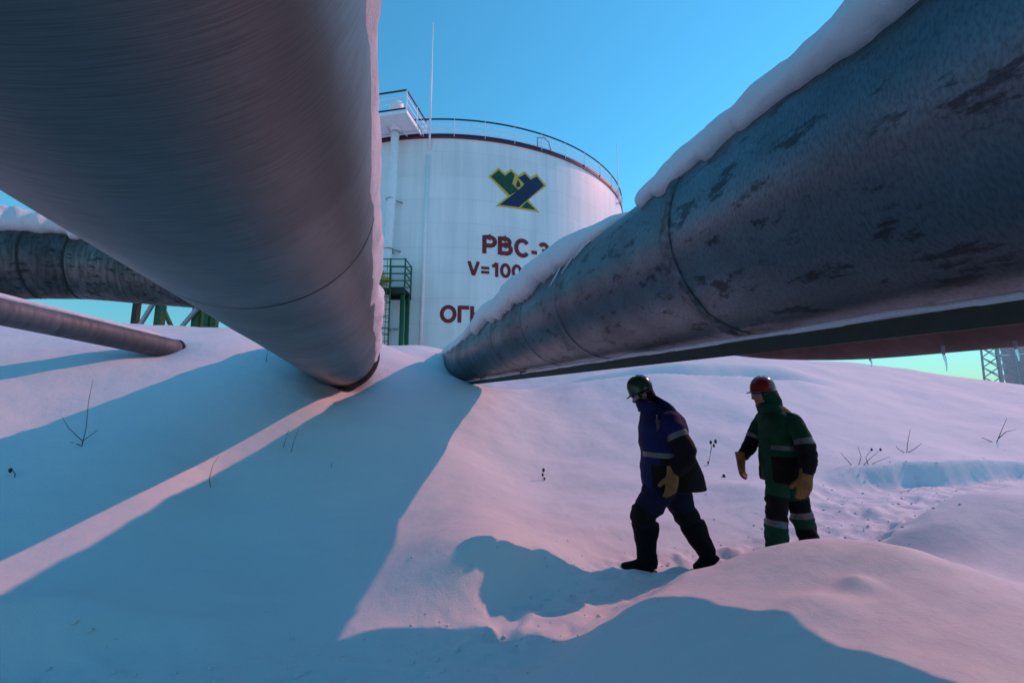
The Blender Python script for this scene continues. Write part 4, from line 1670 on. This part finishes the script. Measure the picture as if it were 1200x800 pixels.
blue = dict(
    seed=1.0, scale=.96, girth=1.0, F=(-math.cos(R_(16)), -math.sin(R_(16)), 0), head=(-.215, -.02, 1.705), headF=(-.86, -.16, -.50), helmF=(-.90, -.15, -.40), neck=(-.12, 0, 1.55),
    torso=[((.100, 0, .795), .235, .285), ((.085, 0, .86), .245, .282), ((.060, 0, .98), .245, .268), ((.035, 0, 1.10), .240, .245), ((.005, 0, 1.23), .240, .228),
           ((-.005, 0, 1.36), .250, .222), ((-.020, 0, 1.46), .225, .200), ((-.055, 0, 1.535), .150, .165), ((-.085, 0, 1.58), .10, .12)],
    torso_mat=blue_torso_mat, jacket_mats=['blue_cloth', 'black_cloth', 'tape'],
    arm_near=[((.02, -.15, 1.47), .085, 0), ((.045, -.20, 1.44), .098, 0), ((.09, -.235, 1.375), .102, 0), ((.115, -.25, 1.335), .099, 2), ((.135, -.258, 1.29), .101, 1), ((.200, -.285, 1.17), .098, 1),
              ((.17, -.295, 1.08), .085, 1), ((.115, -.295, 1.01), .073, 1), ((.095, -.295, .985), .062, 1)],
    arm_far=[((.0, .15, 1.47), .085, 0), ((-.02, .20, 1.42), .095, 0), ((-.03, .25, 1.33), .095, 2), ((-.035, .26, 1.29), .092, 1), ((.02, .28, 1.17), .088, 1), ((.05, .27, 1.08), .08, 1), ((.06, .26, 1.0), .066, 1)],
    hand_near=((.082, -.30, .975), (-.15, -.06, -1), (-.6, .8, 0), (-.85, -.5, -.05), 1.22, .55),
    hand_far=((.06, .255, .97), (-.2, 0, -1), (.2, -.8, 0), (-.95, -.2, 0), 1.1, .5),
    collar=[[((-.075, 0, 1.50), .165, .175, .03), ((-.105, 0, 1.56), .150, .165, .035), ((-.130, 0, 1.615), .130, .150, .03), ((-.140, 0, 1.635), .10, .12, .03)],
            [((.02, 0, 1.45), .14, .07, 0), ((.035, 0, 1.54), .16, .085, .04), ((.005, 0, 1.615), .14, .085, .05), ((-.05, 0, 1.66), .09, .06, .04)]],
    hood_mat='blue_cloth',
    hips=[((.055, 0, .76), .17, .165), ((.065, 0, .85), .185, .18), ((.065, 0, .98), .18, .17)],
    leg_mats=['navy_cloth', 'black_cloth', 'tape'],
    leg_front=[((.03, -.09, .90), .135, 0), ((-.03, -.10, .80), .138, 0), ((-.10, -.105, .69), .125, 0), ((-.165, -.11, .60), .122, 1), ((-.19, -.11, .53), .118, 1), ((-.175, -.11, .47), .103, 0), ((-.165, -.11, .42), .085, 0), ((-.155, -.11, .36), .07, 0)],
    leg_rear=[((.09, .09, .90), .140, 0), ((.12, .10, .79), .142, 0), ((.165, .10, .66), .128, 0), ((.205, .10, .555), .115, 1), ((.25, .10, .47), .112, 1), ((.30, .10, .405), .085, 0), ((.335, .10, .35), .075, 0), ((.37, .10, .29), .06, 0)],
    boots=[dict(shaft=[((-.178, -.11, .475), .104, .118), ((-.176, -.11, .45), .107, .121), ((-.165, -.11, .35), .098, .112), ((-.155, -.11, .22), .086, .094), ((-.145, -.11, .12), .078, .088), ((-.14, -.11, .06), .058, .07)],
                foot=[((-.09, -.105, .065), .048, .055), ((-.14, -.11, .075), .056, .068), ((-.22, -.12, .072), .056, .062), ((-.30, -.135, .058), .058, .052), ((-.375, -.15, .052), .052, .042), ((-.40, -.155, .05), .03, .026)]),
           dict(shaft=[((.285, .10, .455), .10, .118), ((.295, .10, .43), .104, .12), ((.345, .10, .33), .092, .108), ((.39, .10, .24), .082, .09), ((.425, .10, .175), .074, .08), ((.44, .10, .14), .058, .064)],
                foot=[((.475, .10, .175), .048, .052), ((.45, .10, .145), .056, .066), ((.405, .095, .10), .056, .060), ((.355, .085, .055), .058, .050), ((.315, .08, .035), .050, .040), ((.30, .078, .03), .03, .026)])],
    helmet='helmet_green')
bx_, by_ = 1.40, 4.22
br_ = build_person(blue, (bx_, by_, ground(bx_, by_) - .02), 'man in blue and black padded workwear and dark green helmet striding left head bowed')
bz = br_.location.z
# chest radio
rd = MB()
rp_ = blue['W']((-.055, -.235, 1.40))
rd.box(rp_, (.022, .022, .055))
ro = rd.build('pocket_radio', M['dark_steel'], br_, bevel=.006)
rd = MB()
rd.tube([rp_ + Vector((-.012, -.01, .045)), rp_ + Vector((-.014, -.012, .10))], .006, 8)
rd.build('antenna', M['tape'], ro)


def green_torso_mat(t, a):
    c = math.degrees(a) % 360
    front = 72 < c < 112
    if 3.15 < t < 3.55:
        return 0 if front else 2
    if t < 2.6:
        return 0 if front else 1
    return 0


gF = (-.78, -.62, 0)
green = dict(
    seed=6.0, scale=.96, girth=.86, F=gF, head=(-.165, -.06, 1.665), headF=(-.86, -.46, -.14), helmF=(-.86, -.46, -.03), neck=(-.08, -.02, 1.52),
    torso=[((.020, 0, .765), .25, .200), ((.018, 0, .82), .258, .205), ((.012, 0, .95), .255, .195), ((.0, 0, 1.08), .25, .19), ((-.005, 0, 1.20), .25, .185),
           ((-.015, 0, 1.33), .255, .175), ((-.025, 0, 1.42), .250, .160), ((-.04, 0, 1.485), .170, .135), ((-.065, 0, 1.545), .10, .105)],
    torso_mat=green_torso_mat, jacket_mats=['green_cloth', 'black_cloth', 'tape'],
    arm_near=[((.08, -.09, 1.42), .075, 0), ((.14, -.14, 1.385), .098, 0), ((.19, -.185, 1.30), .098, 0), ((.225, -.215, 1.215), .096, 2), ((.235, -.222, 1.165), .097, 1), ((.255, -.24, 1.08), .094, 1), ((.262, -.27, .99), .087, 1), ((.255, -.29, .91), .074, 1), ((.25, -.295, .885), .06, 1)],
    arm_far=[((-.13, .10, 1.43), .085, 0), ((-.185, .14, 1.38), .094, 0), ((-.245, .15, 1.28), .090, 0), ((-.272, .145, 1.225), .088, 2), ((-.287, .14, 1.18), .087, 1), ((-.325, .12, 1.10), .083, 1), ((-.385, .08, 1.03), .074, 1), ((-.425, .05, .985), .062, 1)],
    hand_near=((.238, -.30, .875), (-.22, -.12, -1), (-.2, .9, -.1), (-.95, -.25, -.1), 1.25, .45),
    hand_far=((-.438, .04, .97), (.02, -.05, -1), (.85, -.25, 0), (-.3, -.9, 0), 1.25, .6),
    collar=[[((-.06, 0, 1.46), .150, .140, .02), ((-.095, -.015, 1.52), .132, .128, .02), ((-.115, -.03, 1.56), .115, .115, .01), ((-.12, -.03, 1.575), .09, .09, .01)],
            [((-.055, .01, 1.46), .115, .10, 0), ((-.080, 0, 1.53), .108, .100, .012), ((-.115, -.02, 1.62), .122, .112, .008), ((-.140, -.035, 1.70), .114, .112, .006), ((-.145, -.04, 1.76), .09, .09, .004)]],
    hood_mat='green_cloth',
    hips=[((.02, 0, .72), .16, .14), ((.02, 0, .82), .18, .155), ((.02, 0, .94), .18, .155)],
    leg_mats=['green_cloth', 'black_cloth', 'tape'],
    leg_front=[((-.02, -.05, .86), .13, 0), ((-.03, -.06, .74), .132, 0), ((-.04, -.07, .62), .122, 1), ((-.05, -.08, .50), .118, 1), ((-.055, -.085, .385), .115, 2), ((-.06, -.09, .325), .117, 0), ((-.065, -.095, .22), .118, 0), ((-.07, -.10, .12), .118, 0), ((-.07, -.10, .07), .10, 0)],
    leg_rear=[((.08, .06, .86), .13, 0), ((.11, .07, .72), .130, 0), ((.155, .08, .58), .118, 1), ((.19, .085, .46), .112, 2), ((.205, .09, .395), .112, 0), ((.23, .09, .30), .112, 1), ((.255, .095, .20), .11, 0), ((.275, .10, .13), .10, 0)],
    boots=[dict(shaft=[((-.07, -.10, .20), .085, .09), ((-.075, -.10, .10), .075, .085), ((-.075, -.10, .06), .055, .066)],
                foot=[((-.02, -.06, .062), .046, .055), ((-.07, -.10, .07), .055, .066), ((-.14, -.155, .065), .055, .058), ((-.21, -.21, .052), .055, .048), ((-.26, -.25, .048), .045, .036), ((-.28, -.265, .046), .028, .024)]),
           dict(shaft=[((.27, .10, .22), .08, .086), ((.295, .105, .14), .072, .08), ((.30, .11, .10), .055, .062)],
                foot=[((.335, .135, .11), .046, .052), ((.30, .11, .095), .054, .062), ((.25, .07, .072), .054, .056), ((.195, .03, .048), .054, .046), ((.15, -.005, .036), .046, .036), ((.135, -.015, .034), .028, .024)])],
    helmet='helmet_red')
gx_, gy_ = 2.70, 4.50
build_person(green, (gx_, gy_, ground(gx_, gy_) - .03), 'man in green and black workwear, hood and red helmet, following with yellow gloves hanging')

# ------------------------------------------------------------------ stalks standing in the snow
def raycast_ground(u, v):
    """World point where a bearing meets the snow."""
    p_ = math.atan(70 / 500)
    fw = Vector((0, math.cos(p_), math.sin(p_)))
    upv = Vector((0, -math.sin(p_), math.cos(p_)))
    d = (fw + Vector((1, 0, 0)) * ((u - 600) / 500) - upv * ((v - 400) / 500)).normalized()
    ts_ = np.geomspace(1.2, 40, 900)
    hs = height(d.x * ts_, d.y * ts_)
    k = np.argmax(d.z * ts_ < hs)
    return Vector((d.x * ts_[k], d.y * ts_[k], float(hs[k]) + EYE)), ts_[k]


def stalk(u, v, stems, label, heads=()):
    base, dist = raycast_ground(u, v)
    k = dist / 500
    mb = MB()
    for st in stems:
        pp = [base + Vector((x * k, dy * k, y * k * .85 - .02)) for x, y, dy in st]
        r0 = 0.33 * k
        mb.tube(pp, [max(.0009, r0 * (1 - .65 * i / (len(pp) - 1))) for i in range(len(pp))], 5)
    for x, y, rr in heads:
        c = base + Vector((x * k, 0, y * k * .85 - .02))
        ellipsoid(mb, c, (rr * k, 0, 0), (0, rr * k, 0), (0, 0, rr * 1.5 * k), n=7, m=5)
    o = mb.build('dry_stalk', M['twig'], loc=base)
    tag(o, label, 'dry plant', 'dry stalks poking through the snow')


stalk(95, 524, [[(0, -3, 0), (0, 20, 2), (1, 44, 0), (2, 66, 0)], [(0, 8, 0), (-8, 20, -4), (-13, 31, -6)], [(0, 7, 0), (6, 15, 3), (7, 18, 5)], [(-1, 4, 0), (-8, 5, 3), (-12, 7, 2)]], 'tall branched twig standing in blue shade on the left slope')
stalk(248, 572, [[(0, -3, 0), (-3, 12, 0), (-1, 26, 0), (4, 36, 0)]], 'bent single twig beside the pink light strip on the left slope')
stalk(340, 530, [[(0, -3, 0), (3, 14, 0), (7, 29, 0)]], 'straight twig on the lower edge of the pink light strip')
stalk(331, 524, [[(0, -3, 0), (3, 12, 0), (5, 22, 0)]], 'shorter slanting twig just left of the straight one by the light strip')
stalk(17, 560, [[(0, -2, 0), (0, 5, 0), (-3, 9, 0), (-5, 7, 0)]], 'tiny hooked stalk at the left frame edge in shade', [(-4, 8, 1.2)])
stalk(389, 548, [[(0, -2, 0), (-1, 5, 0), (0, 8, 0)]], 'tiny stub between the two pipe shadows')
stalk(312, 424, [[(0, -2, 0), (0, 8, 0), (1, 17, 0)]], 'thin twig beside the left pipeline near where it meets the snow')
stalk(637, 563, [[(0, -2, 0), (-1, 8, 0), (0, 15, 0)]], 'short dark seed stalk in the middle of the lit slope', [(0, 15, 1.6), (-1, 9, 1.3), (1, 4, 1.1)])
stalk(829, 545, [[(0, -2, 0), (3, 10, 0), (6, 24, 0), (10, 29, 0)], [(4, 15, 0), (5, 22, 0), (5, 29, 0)]], 'seed head stalk right behind the blue man', [(10, 29, 1.5), (5, 28, 1.4), (8, 24, 1.2), (1, 4, 1)])
stalk(845, 559, [[(0, -1, 0), (3, 2, 0), (6, 1, 0)]], 'fallen dark leaf lying on the snow between the two men', [(3, 2, 1.6)])
stalk(1005, 545, [[(0, -2, 0), (4, 10, 0), (2, 20, 0)], [(2, -2, 0), (12, 8, 0), (22, 17, 0)], [(6, -2, 0), (16, 4, 0), (30, 10, 0)], [(10, -1, 0), (8, 9, 0), (14, 17, 0)], [(-4, -1, 0), (-10, 8, 0), (-14, 14, 0)], [(12, -1, 0), (24, 2, 0), (34, 2, 0)]], 'low tangle of reddish twigs right of the green man', [(14, 17, .9), (22, 17, .9)])
stalk(1062, 530, [[(0, -2, 0), (2, 10, 0), (6, 24, 0)], [(0, 0, 0), (8, 5, 0), (14, 10, 0)], [(0, 0, 0), (-7, 5, 0), (-8, 8, 0)]], 'forked twig on the far right snow slope beyond the tangle')
stalk(1166, 518, [[(0, -2, 0), (5, 8, 0), (12, 22, 0)], [(3, 4, 0), (10, 10, 0), (18, 12, 0)], [(0, 0, 0), (-8, 4, 0), (-10, 5, 0)]], 'pale twig rightmost on the snow slope near the frame edge')
stalk(936, 713, [[(0, -1, 0), (-1, 2, 0), (1, 4, 0)]], 'tiny dark sprig on the pink foreground mound')

# kicked-up crumbs of snow along the trodden path (uncountable)
mb = MB()
cr_ = random.Random(5)
ctr = []
for i in range(len(PATH) - 3):
    a, b_ = PATH[i], PATH[i + 1]
    for k in range(int(np.hypot(*(b_ - a)[:2]) * 55)):
        f = cr_.random()
        o = cr_.gauss(0, .30 if a[0] < 2.5 else .5)
        t0 = math.atan2(b_[1] - a[1], b_[0] - a[0])
        ctr.append((a[0] + f * (b_[0] - a[0]) - math.sin(t0) * o, a[1] + f * (b_[1] - a[1]) + math.cos(t0) * o))
hz = height(np.array([c[0] for c in ctr]), np.array([c[1] for c in ctr])) + EYE
ico = [(0, 0, 1), (.89, 0, .45), (.28, .85, .45), (-.72, .53, .45), (-.72, -.53, .45), (.28, -.85, .45), (.72, .53, -.45), (-.28, .85, -.45), (-.89, 0, -.45), (-.28, -.85, -.45), (.72, -.53, -.45), (0, 0, -1)]
icf = [(0, 1, 2), (0, 2, 3), (0, 3, 4), (0, 4, 5), (0, 5, 1), (1, 6, 2), (2, 7, 3), (3, 8, 4), (4, 9, 5), (5, 10, 1), (6, 7, 2), (7, 8, 3), (8, 9, 4), (9, 10, 5), (10, 6, 1), (11, 7, 6), (11, 8, 7), (11, 9, 8), (11, 10, 9), (11, 6, 10)]
for (x, y), z in zip(ctr, hz):
    r_ = .004 + .016 * cr_.random() ** 3
    j_ = [cr_.uniform(.65, 1.3) for _ in ico]
    mb.add([(x + v[0] * r_ * q, y + v[1] * r_ * q, float(z) + r_ * .25 + v[2] * r_ * q * .8) for v, q in zip(ico, j_)], icf)
t = mb.build('snow_crumbs', M['snow'])
tag(t, 'loose crumbs of snow kicked up along the trodden path', 'snow', kind='stuff')

# sleeper showing under the right pipeline where it enters the bank
sp = AR.p(12.4, R_(270), PR + .30)
mb = MB()
mb.box(sp + Vector((0, 0, -.02)), (.42, .13, .10), (AR.n, AR.d, AR.u))
t = mb.build('pipe_support', M['twig'], loc=sp, bevel=.015, smoothed=False)
tag(t, 'dark timber sleeper half buried under the far end of the right pipeline', 'support')
